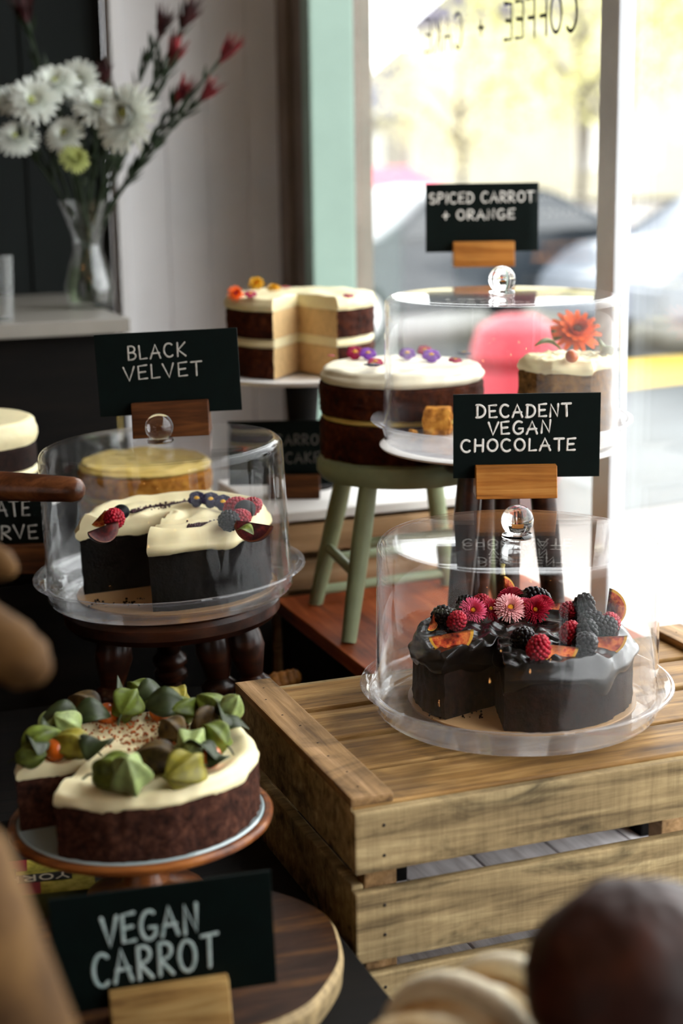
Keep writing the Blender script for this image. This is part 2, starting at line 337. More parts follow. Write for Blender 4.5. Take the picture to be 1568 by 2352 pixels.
# ------------------------------------------------------------------ decks, boxes and shelves
ZD = -.30
STR(bxo('trim_8', WHITE, .61, XW-.005, .9, YB-.09, ZD-.09, ZD-.025, bev=0))
t = thing('display_deck', 'whitewashed plank display deck along the window under the crates', 'deck', (0, 0, 0))
for k in range(5):
    y0 = .9; bxo('plank', WHITEW, .62+k*.105, .62+k*.105+.102, y0, YB-.1, ZD-.025, ZD, t, .0015)
tbl = thing('display_table', 'dark wooden table under the whole left side of the cake display', 'table', (0, 0, 0))
bxo('table_top', DARKT, -1.0, .615, .78, 2.62, ZD-.035, ZD, tbl, .003)
for x, y in ((-.93, .85), (.55, .85), (-.93, 2.55), (.55, 2.55)): bxo('leg', DARKT, x-.03, x+.03, y-.03, y+.03, ZF, ZD-.035, tbl)
def plank_box(name, label, cat, x0, x1, y0, y1, z0, z1, m, mtop=None, slots=(), mi=None):
    """hollow box of boards: four sides, top"""
    t = thing(name, label, cat, ((x0+x1)/2, (y0+y1)/2, z0)); cx, cy_ = (x0+x1)/2, (y0+y1)/2
    def part(n, a, b, c, d, e, f, mm): 
        o = bxo(n, mm, a-cx, b-cx, c-cy_, d-cy_, e-z0, f-z0, t); return o
    part('top_board', x0, x1, y0, y1, z1-.014, z1, mtop or m)
    if slots:
        zs = [z0]+list(slots)+[z1-.0145]
        for a, b in zip(zs[:-1], zs[1:]): part('front_slat', x0, x1, y0, y0+.012, a+.006, b-.006, m)
        for xx in (x0+.002, x1-.027): part('corner_post', xx, xx+.025, y0+.0125, y0+.035, z0, z1-.0145, m)
    else: part('front_board', x0, x1, y0, y0+.012, z0, z1-.0145, m)
    part('side_board', x0, x0+.012, y0+.036, y1-.013, z0, z1-.0145, m); part('side_board', x1-.012, x1, y0+.036, y1-.013, z0, z1-.0145, m)
    part('back_board', x0, x1, y1-.012, y1, z0, z1-.0145, m); return t
plank_box('wooden_box', 'low dark box under the round bark-edged board', 'box', .02, .475, 1.02, 1.64, ZD, -.122, DARKT)
plank_box('wooden_box', 'low dark box under the walnut stool with the turned legs', 'box', .02, .69, 1.67, 2.03, ZD, -.122, DARKT)
plank_box('wooden_box', 'tall dark box carrying the golden cake and the left hand cakes', 'box', -.35, .665, 2.05, 2.58, ZD, .055, DARKT)
plank_box('slatted_box', 'tan slatted wooden box with a white top behind the mint stool', 'box', .70, 1.10, 2.15, 2.42, ZD, .078, wood('tan box wood', '#6b5138', '#a98661', '#c9a985', 0, 30, .7), WHITE, (-.2, -.12, -.045, .01))
t = thing('orange_bench', 'low orange-brown board bench under the mint stool', 'bench', (.89, 1.91, ZD))
bxo('bench_top', ORANGE, -.19, .2, -.21, .235, ZD*-1-.045-.02, -ZD-.045, t); bxo('side_panel', DARKT, -.185, -.167, -.2, .22, 0, -ZD-.0655, t); bxo('side_panel', DARKT, .167, .185, -.2, .22, 0, -ZD-.0655, t)
# dark cabinet with the grey shelf
t = thing('dark_cabinet', 'dark cabinet with a grey top below the flowers', 'cabinet', (.1, 3.0, ZF))
hz = .310-ZF
bxo('cabinet_body', DARKT, -.9, .52, -.23, .3, 0, hz-.026, t); bxo('cabinet_top', plain('grey worktop', '#8d8880', .35, .06, 10), -.92, .545, -.26, .32, hz-.025, hz, t)
# ------------------------------------------------------------------ the big slatted crate in front
CX0, CX1, CY0, CY1 = .493, 1.075, 1.300, 1.662
cr = thing('wooden_crate', 'large weathered slatted crate carrying the dark chocolate cake', 'crate', (0, 0, 0))
rn = random.Random(3)
nail = plain('rusty nail', '#20150e', .6, .1)
def board(name, m, *a): 
    o = bxo(name, m, *a, parent=cr, bev=.0022); return o
ys = [CY0+.004, CY0+.088, CY0+.180, CY0+.272]
for i, y0 in enumerate(ys): board('top_slat', CRATE_T, CX0+.04, CX1-.04, y0, y0+(.078 if i == 0 else .080), -.018, -.006)
board('top_slat', CRATE_T, CX0+.002, CX1-.002, CY0-.0, CY0+.0035, -.02, -.004)
for xx in (CX0, CX1-.043): board('end_board', CRATE_E, xx, xx+.043, CY0-.001, CY1, -.006, .004)
fz = [(-.007, -.068), (-.087, -.158), (-.171, -.240), (-.253, -.299)]
for a, b in fz: board('front_slat', CRATE_F, CX0-.001, CX1, CY0-.013, CY0-.001, b, a)
for a, b in fz[:2]: board('back_slat', CRATE_F, CX0+.02, CX1-.02, CY1-.012, CY1-.001, b, a)
for xx in (CX0+.013, CX1-.046):
    board('corner_post', CRATE_E, xx, xx+.033, CY0, CY0+.030, -.299, -.0185); board('corner_post', CRATE_E, xx, xx+.033, CY1-.044, CY1-.0125, -.299, -.0185)
for a, b in fz:
    board('side_slat', CRATE_F, CX0, CX0+.0125, CY0+.0005, CY1-.0005, b, a+.003)
    if b > -.2: board('side_slat', CRATE_F, CX1-.0125, CX1, CY0+.0005, CY1-.0005, b, a+.003)
bm = bmesh.new()
for xx in (CX0+.02, CX1-.022):
    for y0 in ys:
        for dy in (.02, .058): sphere(bm, (xx+rn.uniform(-.006, .006), y0+dy, .0035), .0019, 1, 1, .5, 1)
for a, b in fz:
    for dz in (.015, .045): sphere(bm, (CX0+.028, CY0-.0132, a-dz), .0019, 1, .5, 1, 1)
mk('nail_heads', bm, nail, cr)
# ------------------------------------------------------------------ clear cake domes and trays
def frame(base, tilt=0): return Matrix.Translation(Vector(base)) @ Matrix.Rotation(FACE, 4, 'Z') @ Matrix.Rotation(tilt, 4, 'Y')
def cake_tray(base, label, tilt=0, R=.165):
    bm = bmesh.new(); k = R/.165
    pr = [(0, .0), (.143, 0), (.146, .002), (.152, .022), (.1635, .028), (.1655, .0295), (.1650, .0315), (.1620, .0315), (.1500, .0255), (.1415, .0055), (0, .0050)]
    lathe(bm, [(r*k, z) for r, z in pr], 128, False, False)
    o = mk('cake_tray', bm, TRAYM, None, smooth=True); o.matrix_world = frame(base, tilt); shade(o, 50); return tag(o, label, 'cake tray')
def cake_dome(base, label, tilt=0, Rt=.1465, Rb=.149, h=.180):
    t = thing('cake_dome', label, 'cake dome'); t.matrix_world = frame(base, tilt); w = .0028
    o_ = [(Rb, 0)]; n = 8
    for i in range(n+1): a = pi/2*i/n; o_.append((Rt-.011+.011*cos(a), h-.011+.011*sin(a)))
    in_ = [(0, h), (0, h-w)]
    for i in range(n, -1, -1): a = pi/2*i/n; in_.append((Rt-.011+.0082*cos(a), h-.011+.0082*sin(a)))
    in_.append((Rb-w, 0))
    bm = bmesh.new(); lathe(bm, o_+in_, 128, closed=True); mk('cover', bm, DOME, t, smooth=True)
    bm = bmesh.new(); pr = [(0, h+.0003), (.0155, h+.0003), (.0165, h+.002), (.0155, h+.0045), (.0125, h+.006)]
    r = .0168; zc = h+.0185
    for i in range(15): a = radians(-52+142*i/14); pr.append((r*cos(a), zc+r*sin(a)))
    pr[-1] = (0, zc+r); lathe(bm, pr, 48); k = mk('knob', bm, KNOB, t, smooth=True); tag(k, 'solid clear ball knob on a small collar'); return t
# ------------------------------------------------------------------ cakes
def outline(R, notch=None, n=180, wob=.004, seed=0):
    P = []
    if notch is None:
        for i in range(n): a = 2*pi*i/n; P.append(Vector((R*cos(a), R*sin(a))))
        K = Vector((0, 0))
    else:
        (ax, ay), a0, a1 = notch     # removed arc a0..a1 (degrees, counter-clockwise)
        A = Vector((ax, ay)); st, en = a1, a0+360
        na = int(n*.75); P = [Vector((R*cos(radians(st+(en-st)*i/na)), R*sin(radians(st+(en-st)*i/na)))) for i in range(na+1)]
        e1, e0 = P[-1].copy(), P[0].copy(); ns = n//7
        P += [e1.lerp(A, i/ns) for i in range(1, ns+1)]+[A.lerp(e0, i/ns) for i in range(1, ns)]
        mid = radians((a0+a1)/2); K = A-Vector((cos(mid), sin(mid)))*R*.28
    for p in P:
        s = 1+wob/R*noise.noise(Vector((p.x*25+seed, p.y*25, seed))); p.x = K.x+(p.x-K.x)*s; p.y = K.y+(p.y-K.y)*s
    return P, K
def slab(OK, z0, z1, out=0, rnd=.004, rough=.001, nfreq=160, disp=None, drip=0, dfreq=30, levels=8, cut=False, seed=0, rings=26):
    P, K = OK; bm = bmesh.new(); R = []; ncut = int((len(P)+1)/(.75+2/7)*.75)+1 if cut else 0
    def ringf(off, zf, nz):
        vs = []
        for p in P:
            d = p-K; L = d.length; u = d/L; q = K+u*(L+off)
            z = zf(q)
            if nz: q = q+u*nz*noise.noise(Vector((q.x*nfreq, q.y*nfreq, z*nfreq+seed)))
            vs.append(bm.verts.new((q.x, q.y, z)))
        return vs
    zb = lambda q: z0-(drip*max(0, noise.noise(Vector((q.x*dfreq, q.y*dfreq, 3.3+seed)))+.25) if drip else 0)
    R.append(ringf(-.003, lambda q: zb(q), 0))
    for i in range(levels+1):
        f = i/levels; o2 = out*sin(pi*min(1, f*1.0)) if out else 0
        R.append(ringf(o2 if out else 0, lambda q, f=f: zb(q)+(z1-rnd-zb(q))*f, rough))
    for i in range(1, 4):
        a = pi/2*i/3; R.append(ringf(-rnd*(1-cos(a)), lambda q, a=a: z1-rnd+rnd*sin(a)+(disp(q)*i/3 if disp else 0), rough*.6))
    D = disp or (lambda q: 0)
    for i in range(1, rings+1):
        s = 1-i/(rings+1); vs = []
        for v in P:
            d = v-K; L = d.length; q = K+d/L*(L-rnd)*s
            vs.append(bm.verts.new((q.x, q.y, z1+D(q))))
        R.append(vs)
    n = len(P)
    for a, b in zip(R, R[1:]):
        for i in range(n):
            j = (i+1) % n; f = bm.faces.new((a[i], a[j], b[j], b[i]))
            if cut and i >= ncut: f.material_index = 1
    c = bm.verts.new((K.x, K.y, z1+D(K)))
    for i in range(n): bm.faces.new((R[-1][i], R[-1][(i+1) % n], c))
    bm.faces.new(list(reversed(R[0]))); return bm
CHOCS = speckle('dark chocolate sponge', ['#0b0504', '#1c0e0a', '#2b1710'], 260, .75, .6)
CHOCF = plain('dark chocolate frosting', '#0a0606', .24, .15, 40, spec=.4, bmp=.06, coat=.12)
CREAM = plain('cream icing', '#e9dcb0', .5, .06, 30, spec=.4, bmp=.1, sss=.15)
YCREAM = plain('yellowish buttercream', '#dcbf6a', .5, .08, 30, spec=.4, sss=.1)
VSPONGE = speckle('dark carrot sponge', ['#1a0d09', '#3b2118', '#5a382a'], 150, .85, .8)
BSPONGE = speckle('black velvet sponge', ['#040404', '#0c0a0a', '#171312'], 200, .8, .5)
GSPONGE = speckle('golden sponge', ['#7a4512', '#b3752a', '#d29a45'], 90, .8, .5)
RSPONGE = speckle('brown sponge', ['#1a0a05', '#371609', '#552812'], 110, .8, .5)
NSPONGE = speckle('carrot cake crumb', ['#3f2a14', '#6e4c25', '#8f6a3a'], 150, .85, .8)
CARD = plain('gold cake card', '#c9a172', .35, .06, 10, spec=.6); CARDW = plain('white cake card', '#d9d6d2', .45, .04, 10)
def put(name, bm, m, par, ang=35): return shade(mk(name, bm, m, par), ang)
# --- front cake
BASE1 = Vector((.744, 1.461, 0.0045)); cake_tray(BASE1, 'clear flanged tray on the slatted crate, holding the dark chocolate cake')
cake_dome(BASE1+Vector((0, 0, .0060)), 'clear dome over the dark chocolate cake, nearest the camera')
CK1 = at(1197, 1598, .0105)
bm = bmesh.new(); lathe(bm, [(0, 0), (.122, 0), (.122, .0015), (0, .0015)], 96); o = mk('cake_card', bm, CARD, None, CK1+Vector((0, 0, -.0005))); tag(o, 'round gold card under the dark chocolate cake', 'cake card')
OC1 = outline(.1165, ((-.032, -.034), -139, -105), 220, .005, 2)
def d1(q):
    r = hypot(q.x-.015, q.y-.005); a = atan2(q.y-.005, q.x-.015)
    sw = sin(r*230-a*1.0+3*noise.noise(Vector((q.x*22, q.y*22, 0))))*.0022
    n1 = noise.noise(Vector((q.x*45, q.y*45, 1))); return sw+(.0035*(1-abs(n1)*3.2) if abs(n1) < .3 else 0)+.0025*noise.noise(Vector((q.x*16, q.y*16, 5)))
c = thing('chocolate_cake', 'dark glossy chocolate cake topped with berries, figs and daisies', 'cake', CK1+Vector((0, 0, .0013)), (0, 0, FACE))
put('sponge', slab(OC1, 0, .058, rough=.0022, rnd=.006, nfreq=120, disp=None, rings=3), CHOCS, c)
put('frosting', slab(OC1, .050, .070, out=.0045, rnd=.009, rough=.003, nfreq=45, disp=d1, drip=.022, dfreq=28, rings=40), CHOCF, c, 60)
ZT1 = .0105+.0013+.070
# --- toppings
def fib_berry(rad, length, dr, n, jit=.06, hollow=False):
    bm = bmesh.new(); ga = pi*(3-sqrt(5))
    sphere(bm, (0, 0, 0), 1, rad*.86, rad*.86, length*.43, 2)
    for i in range(n):
        z = 1-2*(i+.5)/n; r = sqrt(1-z*z); a = ga*i; tp = 1-.18*z
        sphere(bm, (r*cos(a)*rad*.86*tp, r*sin(a)*rad*.86*tp, z*length*.45), dr*random.uniform(1-jit, 1+jit), sub=1)
    return bm
RASP = plain('raspberry', '#a80f28', .4, .3, 160, spec=.25); BLACK = plain('blackberry', '#0b0509', .3, .3, 120, spec=.22)
FLESH = speckle('fig flesh', ['#5e1412', '#b23a1e', '#d9793a', '#8e2420'], 170, .45, .4, .2); RIM = plain('pale fig pith', '#d9a13a', .4, .1, 40)
SKIN = plain('dark fig skin', '#3a1d1c', .35, .3, 30)
def fig_wedge(name='fig_wedge', a1=50, R=.0225, L=.0185):
    bm = bmesh.new(); n = 16; m_ = 8
    prof = [(R*sin(pi*i/n)*(1-.25*(i/n)), L*cos(pi*i/n)*(1.0 if i > n/2 else 1+.25*(1-i/(n/2)))) for i in range(n+1)]
    cols = []
    for k in range(m_+1):
        a = radians(a1)*(k/m_-.5); cols.append([bm.verts.new((r*cos(a), r*sin(a), z)) for r, z in prof])
    for k in range(m_):
        for i in range(n): f = bm.faces.new((cols[k][i], cols[k+1][i], cols[k+1][i+1], cols[k][i+1])); f.material_index = 0
    for col, sg in ((cols[0], 1), (cols[-1], -1)):
        cen = Vector((0, 0, 0)); inner = []
        for v in col: q = v.co.lerp(cen+Vector((v.co.x*.5, v.co.y*.5, 0)), .13); inner.append(bm.verts.new(q))
        for i in range(n): f = bm.faces.new((col[i], col[i+1], inner[i+1], inner[i])); f.material_index = 1
        cv = bm.verts.new((0, 0, 0))
        for i in range(n): f = bm.faces.new((inner[i], inner[i+1], cv)); f.material_index = 2
        f = bm.faces.new((col[0], inner[0], cv)); f = bm.faces.new((col[-1], inner[-1], cv))
    bmesh.ops.remove_doubles(bm, verts=bm.verts, dist=1e-5)
    return bm
def daisy(Rf, petal, centre, np_=34, rows=6, name='daisy'):
    t = thing(name, 'x', 'flower'); bm = bmesh.new(); rn = random.Random(int(Rf*1e4))
    for row in range(rows):
        f = row/(rows-1); el = radians(8+62*f); L = Rf*(1-.35*f); n = int(np_*(1-.3*f))
        for k in range(n):
            a = 2*pi*(k+.5*row)/n+rn.uniform(-.08, .08); w = 2.2*Rf/np_*1.9; e = el+rn.uniform(-.08, .08)
            r0 = Rf*.18; P = []
            for s, ww in ((0, .6), (.55, 1), (1, .45)):
                rr = r0+(L-r0)*s*cos(e); zz = .001+L*s*sin(e)*.75-.12*Rf*s*s*(1-f); P.append((rr, zz, w*ww))
            vs = []
            for rr, zz, w_ in P:
                for sg in (-1, 1): vs.append(bm.verts.new((rr*cos(a)-sg*w_/2*sin(a), rr*sin(a)+sg*w_/2*cos(a), zz+.0006)))
            lo = [bm.verts.new(v.co-Vector((0, 0, .0007))) for v in vs]
            for i in (0, 2):
                bm.faces.new((vs[i], vs[i+1], vs[i+3], vs[i+2])); bm.faces.new((lo[i], lo[i+2], lo[i+3], lo[i+1]))
                bm.faces.new((vs[i], vs[i+2], lo[i+2], lo[i])); bm.faces.new((vs[i+1], lo[i+1], lo[i+3], vs[i+3]))
            bm.faces.new((vs[4], vs[5], lo[5], lo[4]))
    sphere(bm, (0, 0, 0), Rf*.3, 1, 1, .5, 1)
    mk('petals', bm, petal, t, recalc=False); bm = bmesh.new(); sphere(bm, (0, 0, Rf*.22), Rf*.17, 1, 1, .6, 2); tag(mk('flower_centre', bm, centre, t), 'yellow centre'); return t
YEL = plain('yellow flower centre', '#d9a21c', .6, .2, 300)
PINK = plain('pink petals', '#d8587a', .6, .12, 120); PALE = plain('pale pink petals', '#eeb3b4', .6, .08, 120); CRIM = plain('crimson petals', '#b01535', .6, .15, 120)
fig1 = shade(mk('fig_wedge', fig_wedge(a1=60), [SKIN, plain('dull fig pith', '#5a2c18', .5), speckle('dark fig flesh', ['#1c0608', '#3c0e12', '#5e1c18'], 170, .5, .4, .2)]), 30); fig1.name = 'dark_fig_wedge'
black0 = mk('blackberry', fib_berry(.0105, .028, .0033, 64), BLACK, smooth=True); rasp0 = mk('raspberry', fib_berry(.0098, .024, .0025, 84), RASP, smooth=True)
fig0 = shade(mk('fig_wedge', fig_wedge(), [SKIN, RIM, FLESH]), 30)
used = set()
def drop(proto, px, py, zc, rot, label, scale=1, cat=None, group=None, fr=None):
    """set a topping down on the cake top at height zc, seen along the pixel px,py"""
    z = zc
    if fr:
        c0, tl = fr
        for _ in range(4): p = at(px, py, z); z = zc-tl*((p-c0).dot(rt))
    p = at(px, py, z)
    R = (Matrix.Rotation(FACE, 3, 'Z') @ Matrix.Rotation(radians(rot[2]), 3, 'Z') @ Matrix.Rotation(radians(rot[1]), 3, 'Y') @ Matrix.Rotation(radians(rot[0]), 3, 'X')).to_euler()
    if proto.name in used: o = copy_tree(proto, p, R, label, scale=scale)
    else: used.add(proto.name); o = proto; o.location = p; o.rotation_euler = R; o.scale = (scale,)*3; o['label'] = label
    if cat: o['category'] = cat
    if group: o['group'] = group
    return o
B, Ra, Fi = 'blackberry', 'raspberry', 'fig'
z = ZT1
berries = [
 (black0, 1018, 1416, .012, (70, 0, 20), 'blackberry in the cluster above the left fig slice on the dark chocolate cake', 1.1),
 (rasp0, 1049, 1425, .012, (40, 20, 0), 'raspberry tucked behind the left fig slice on the dark chocolate cake', 1.05),
 (black0, 1073, 1388, .009, (80, 0, 60), 'blackberry half hidden behind the pink daisy on the dark chocolate cake', .95),
 (rasp0, 1103, 1386, .012, (30, 30, 0), 'raspberry behind and right of the pink daisy', 1.05),
 (black0, 1196, 1374, .010, (90, 0, 40), 'small dark blackberry between the pale daisy and the round back blackberry', .8),
 (black0, 1230, 1374, .012, (90, 0, 80), 'plump round blackberry standing at the back of the dark chocolate cake', 1.15),
 (rasp0, 1308, 1402, .011, (70, 0, 30), 'raspberry beside the dried fig at the back of the dark chocolate cake', 1.0),
 (black0, 1340, 1394, .016, (15, 10, 0), 'blackberry standing upright beside the raspberry at the back right', 1.15),
 (black0, 1358, 1424, .011, (70, 0, -50), 'blackberry in the middle of the right hand row on the dark chocolate cake', 1.05),
 (black0, 1388, 1438, .011, (80, 0, -60), 'blackberry just above the right hand orange fig slice', 1.0),
 (rasp0, 1402, 1428, .012, (30, -20, 0), 'raspberry leaning on the tall upright fig piece', 1.0),
 (black0, 1347, 1452, .016, (10, 5, 0), 'upper blackberry left of the right hand orange fig slice', 1.05),
 (black0, 1344, 1478, .010, (60, 0, 20), 'lower blackberry at the front between the two orange fig slices', 1.1),
 (rasp0, 1309, 1453, .013, (10, 10, 0), 'raspberry standing alone in the middle of the dark frosting', 1.1),
 (rasp0, 1237, 1487, .014, (15, 12, 0), 'raspberry touching the left end of the front orange fig slice', 1.2),
 (black0, 1202, 1466, .011, (60, 0, 20), 'blackberry in shade left of the front raspberry', 1.1),
]
for pr, px, py, dz, rot, lab, sc in berries: drop(pr, px, py, z+dz, rot, lab, sc, 'berry')
# fig wedge local: edge along z, thick skin toward +x
for px, py, dz, rot, lab, sc in [
 (1030, 1455, .013, (0, 82, 5), 'big half-round fig slice at the left front of the dark chocolate cake', 1.15),
 (1278, 1482, .012, (0, 98, 5), 'orange fig slice at the front of the dark chocolate cake', 1.0),
 (1388, 1462, .012, (0, 86, -8), 'orange fig slice at the right edge of the dark chocolate cake', 1.0),
 (1392, 1404, .018, (0, 8, 30), 'tall fig piece standing on end at the right edge of the dark chocolate cake', 1.1),
 (988, 1428, .010, (0, 50, 60), 'small fig tip poking out at the far left of the dark chocolate cake', .55),
 (1277, 1386, .010, (0, 88, 15), 'shrivelled fig piece at the back of the dark chocolate cake', 1.0),
 (1158, 1362, .012, (-10, 10, 60), 'fig piece with its stem at the very back of the dark chocolate cake', .85)]:
    o = drop(fig0, px, py, z+dz, rot, lab, sc, 'fig')
bm = bmesh.new(); tube(bm, [(0, 0, .024), (.001, 0, .034), (.003, 0, .038)], [.0035, .0028, .0036], 8); mk('stem', bm, plain('pale green fig stem', '#b7a75a', .5), o)
dz1 = daisy(.0150, PINK, YEL); dz2 = daisy(.0160, PALE, YEL); dz3 = daisy(.0152, CRIM, YEL)
for pr, px, py, dzz, rot, lab, sc in [
 (dz1, 1085, 1403, .014, (55, 0, 5), 'bright pink daisy left of the pale one on the dark chocolate cake', 1.05),
 (dz3, 1126, 1400, .012, (50, 0, 10), 'crimson daisy between the bright pink and the pale daisy', .9),
 (dz2, 1171, 1398, .014, (45, 0, 5), 'pale pink daisy at the middle of the flower row', 1.15),
 (dz3, 1172, 1372, .014, (-60, 0, 8), 'crimson daisy turned away behind the pale pink daisy', 1.0),
 (dz1, 1204, 1392, .010, (50, 0, 0), 'small pink daisy squeezed right of the pale pink daisy', .7),
 (dz3, 1229, 1402, .012, (55, 0, -5), 'crimson daisy facing forward right of the pale one', 1.05),
 (dz3, 1243, 1388, .016, (20, 0, 0), 'crimson daisy lying behind the forward facing crimson daisy', .95)]:
    drop(pr, px, py, z+dzz, rot, lab, sc, 'flower')
bm = bmesh.new(); rn = random.Random(5)
for k in range(26):
    p = at(rn.uniform(985, 1110), rn.uniform(1630, 1650), .0135); sphere(bm, p, rn.uniform(.0006, .0018), sub=1)
tag(mk('cake_crumbs', bm, CHOCS), 'dark crumbs scattered on the gold card beside the cut chocolate cake', 'crumbs', kind='stuff')
# sign of the front dome
ZTOP1 = BASE1.z+.006+.180
sign_set(at(1182, 1137, ZTOP1+.0005), FACE, ('black sign reading decadent vegan chocolate on the front dome', 'honey coloured wood block holding the decadent vegan chocolate sign'),
  [('DECADENT', .155, .80, .13, .28, .004), ('VEGAN', .235, .665, .335, .485, .02), ('CHOCOLATE', .05, .83, .54, .685, .004)], PAINT, HOLD, w=.170, h=.0985, bh=.037, bw=.094, off=.013, r=.00130)
# ------------------------------------------------------------------ stools
def round_stool(name, label, base, seat_r, seat_h, thick, feet, m, leg_r=.011, rungs=(), lathe_leg=None, tilt=0, top_in=.55, mtx=None):
    """feet: (dx,dy) list relative to the seat middle; base on what it stands on"""
    t = thing(name, label, 'stool'); t.matrix_world = mtx or Matrix.Translation(base)
    bm = bmesh.new(); z1 = seat_h; z0 = seat_h-thick
    lathe(bm, [(0, z0), (seat_r*.95, z0), (seat_r, z0+thick*.3), (seat_r, z1-thick*.25), (seat_r-.004, z1-.001), (seat_r-.007, z1), (0, z1)], 72)
    put('seat', bm, m, t)
    tops = []
    for fx, fy in feet:
        a, b = Vector((fx, fy, 0)), Vector((fx*top_in, fy*top_in, z0+.004)); tops.append((a, b)); bm = bmesh.new()
        if lathe_leg:
            L = (b-a).length; q = (b-a).to_track_quat('Z', 'Y').to_matrix().to_4x4(); q.translation = a
            lathe(bm, [(r, s*L) for r, s in lathe_leg], 24, mtx=q)
        else: tube(bm, [a, a.lerp(b, .3), a.lerp(b, .7), b], [leg_r*.85, leg_r, leg_r*1.12, leg_r*1.05], 16)
        put('leg', bm, m, t, 50)
    for i, j, f, g in rungs:
        bm = bmesh.new(); tube(bm, [tops[i][0].lerp(tops[i][1], f), tops[j][0].lerp(tops[j][1], g)], leg_r*.6, 12); put('rung', bm, m, t)
    return t
mc = Vector((.843, 2.003, -.045))
round_stool('mini_stool', 'small mint green stool carrying the uncut layer cake', mc, .117, .226, .028, [(-.122, -.104), (-.098, .09), (.117, .108), (.112, -.098)], MINT, .0118,
  [(0, 1, .42, .42), (3, 2, .42, .42), (1, 2, .10, .10), (1, 2, .33, .33), (0, 3, .62, .62)], top_in=.62)
# --- spiced carrot set: dark stool, white plate, clear tray and dome
sc_ = atd(1150, 977, 2.05); SP = Vector((sc_.x, sc_.y, .221))
round_stool('mini_stool', 'small dark brown stool behind the front dome, carrying the tallest dome', Vector((SP.x, SP.y, -.045)), .075, .252, .02, [(-.078, -.03), (-.012, -.05), (.062, -.045), (.0, .07)], DARKW, .015, top_in=.66)
bm = bmesh.new(); lathe(bm, [(0, 0), (.09, 0), (.135, .006), (.153, .010), (.1545, .0125), (.150, .014), (.13, .0115), (0, .010)], 96)
o = put('serving_plate', bm, WHITE, None); o.location = (SP.x, SP.y, .2075); tag(o, 'white round plate under the tallest clear dome', 'plate')
B2 = Vector((SP.x, SP.y, .2225)); cake_tray(B2, 'clear flanged tray on the white plate above the dark stool'); cake_dome(B2+Vector((0, 0, .006)), 'tallest clear dome, by the window, over the spiced carrot cake')
# orange cake under it
base2 = B2.z+.0056
pc = at(1290, 985, base2); CKS = Vector((pc.x, pc.y, base2))
cs = thing('carrot_cake', 'remaining piece of carrot cake with cream and an orange flower', 'cake', CKS, (0, 0, FACE))
def piece_outline(pts, n=22):
    P = []; m_ = len(pts)
    for i in range(m_):
        a, b = Vector(pts[i]), Vector(pts[(i+1) % m_]); P += [a.lerp(b, k/n) for k in range(n)]
    K = sum(P, Vector((0, 0)))/len(P); return P, K
PS = piece_outline([(-.060, -.02), (-.02, -.05), (.03, -.048), (.062, -.01), (.05, .03), (.0, .04), (-.045, .02)], 20)
put('sponge', slab(PS, 0, .082, rough=.003, rnd=.004, rings=4), NSPONGE, cs)
dsp = lambda q: .006*noise.noise(Vector((q.x*60, q.y*60, 2)))+.003*noise.noise(Vector((q.x*150, q.y*150, 7)))
put('icing', slab(PS, .080, .097, out=.003, rnd=.006, rough=.004, nfreq=60, disp=dsp, drip=.006, rings=14), CREAM, cs)
PT = piece_outline([(-.018, -.012), (.016, -.014), (.02, .012), (-.014, .016)], 14)
o = put('cake_piece', slab(PT, 0, .034, rough=.004, rnd=.004, rings=5, nfreq=120), GSPONGE, None); o.location = at(1003, 995, base2); o.rotation_euler = (0, 0, FACE); tag(o, 'small broken corner of golden cake on the left of the tall dome tray', 'cake')
bm = bmesh.new()
for k in range(7): sphere(bm, (random.uniform(-.005, .005), random.uniform(-.004, .004), random.uniform(.002, .006)), .0028, sub=1)
o = mk('crumb', bm, GSPONGE, None, at(950, 999, base2)); tag(o, 'orange crumb beside the broken cake corner', 'crumb')
ORA = plain('orange petals', '#e65f0a', .55, .2, 100); LEAF = plain('green leaf', '#5f6a22', .5, .35, 60, sss=.1); LEAFD = plain('dark green leaf', '#2b3517', .45, .3, 60)
mg = daisy(.024, ORA, mt('oc', lambda: plain('brown flower centre', '#5a2a10', .7, .2, 200)), 16, 3, 'orange_flower')
drop(mg, 1322, 762, B2.z+.0056+.112, (50, 10, 0), 'bright orange flower on the carrot cake under the tallest dome', 1.5, 'flower')
def leaf_mesh(L=.03, Wd=.014, curl=.006, ribs=True):
    bm = bmesh.new(); n = 10; rows = []
    for i in range(n+1):
        s = i/n; w = Wd*sin(pi*min(1, s*.96+.02))**.8*(1-.2*s); z = curl*sin(pi*s)
        rows.append([bm.verts.new((L*(s-.5), w*u, z+.35*abs(u)*w-(.0006 if lo else 0))) for lo in (0, 1) for u in (-1, -.5, 0, .5, 1)])
    for a, b in zip(rows, rows[1:]):
        for k in range(4):
            bm.faces.new((a[k], a[k+1], b[k+1], b[k])); bm.faces.new((a[5+k], b[5+k], b[6+k], a[6+k]))
        bm.faces.new((a[0], b[0], b[5], a[5])); bm.faces.new((a[4], a[9], b[9], b[4]))
    bm.faces.new((rows[0][0], rows[0][5], rows[0][6], rows[0][7], rows[0][8], rows[0][9], rows[0][4], rows[0][3], rows[0][2], rows[0][1])); return bm
leaf0 = mk('leaf', leaf_mesh(), LEAF, smooth=True)
HUSK = plain('papery green husk', '#5d6b24', .5, .35, 90, sss=.15); HUSKP = plain('pale papery husk', '#8d9d60', .5, .25, 90, sss=.2); HUSKY = plain('yellow papery husk', '#7d741f', .5, .3, 90, sss=.2)
HUSKB = plain('brown dried husk', '#4d3a16', .6, .5, 90); PHY = plain('physalis fruit', '#cf5f12', .25, .15, 50, spec=.6, coat=.3)
zs = B2.z+.0056+.098
drop(leaf0, 1282, 772, zs+.006, (20, -20, 60), 'green leaf under the orange flower on the carrot cake', 1.0, 'leaf')
drop(leaf0, 1258, 800, zs+.003, (0, 10, 0), 'long green leaf lying left of the orange flower on the carrot cake', 1.2, 'leaf')
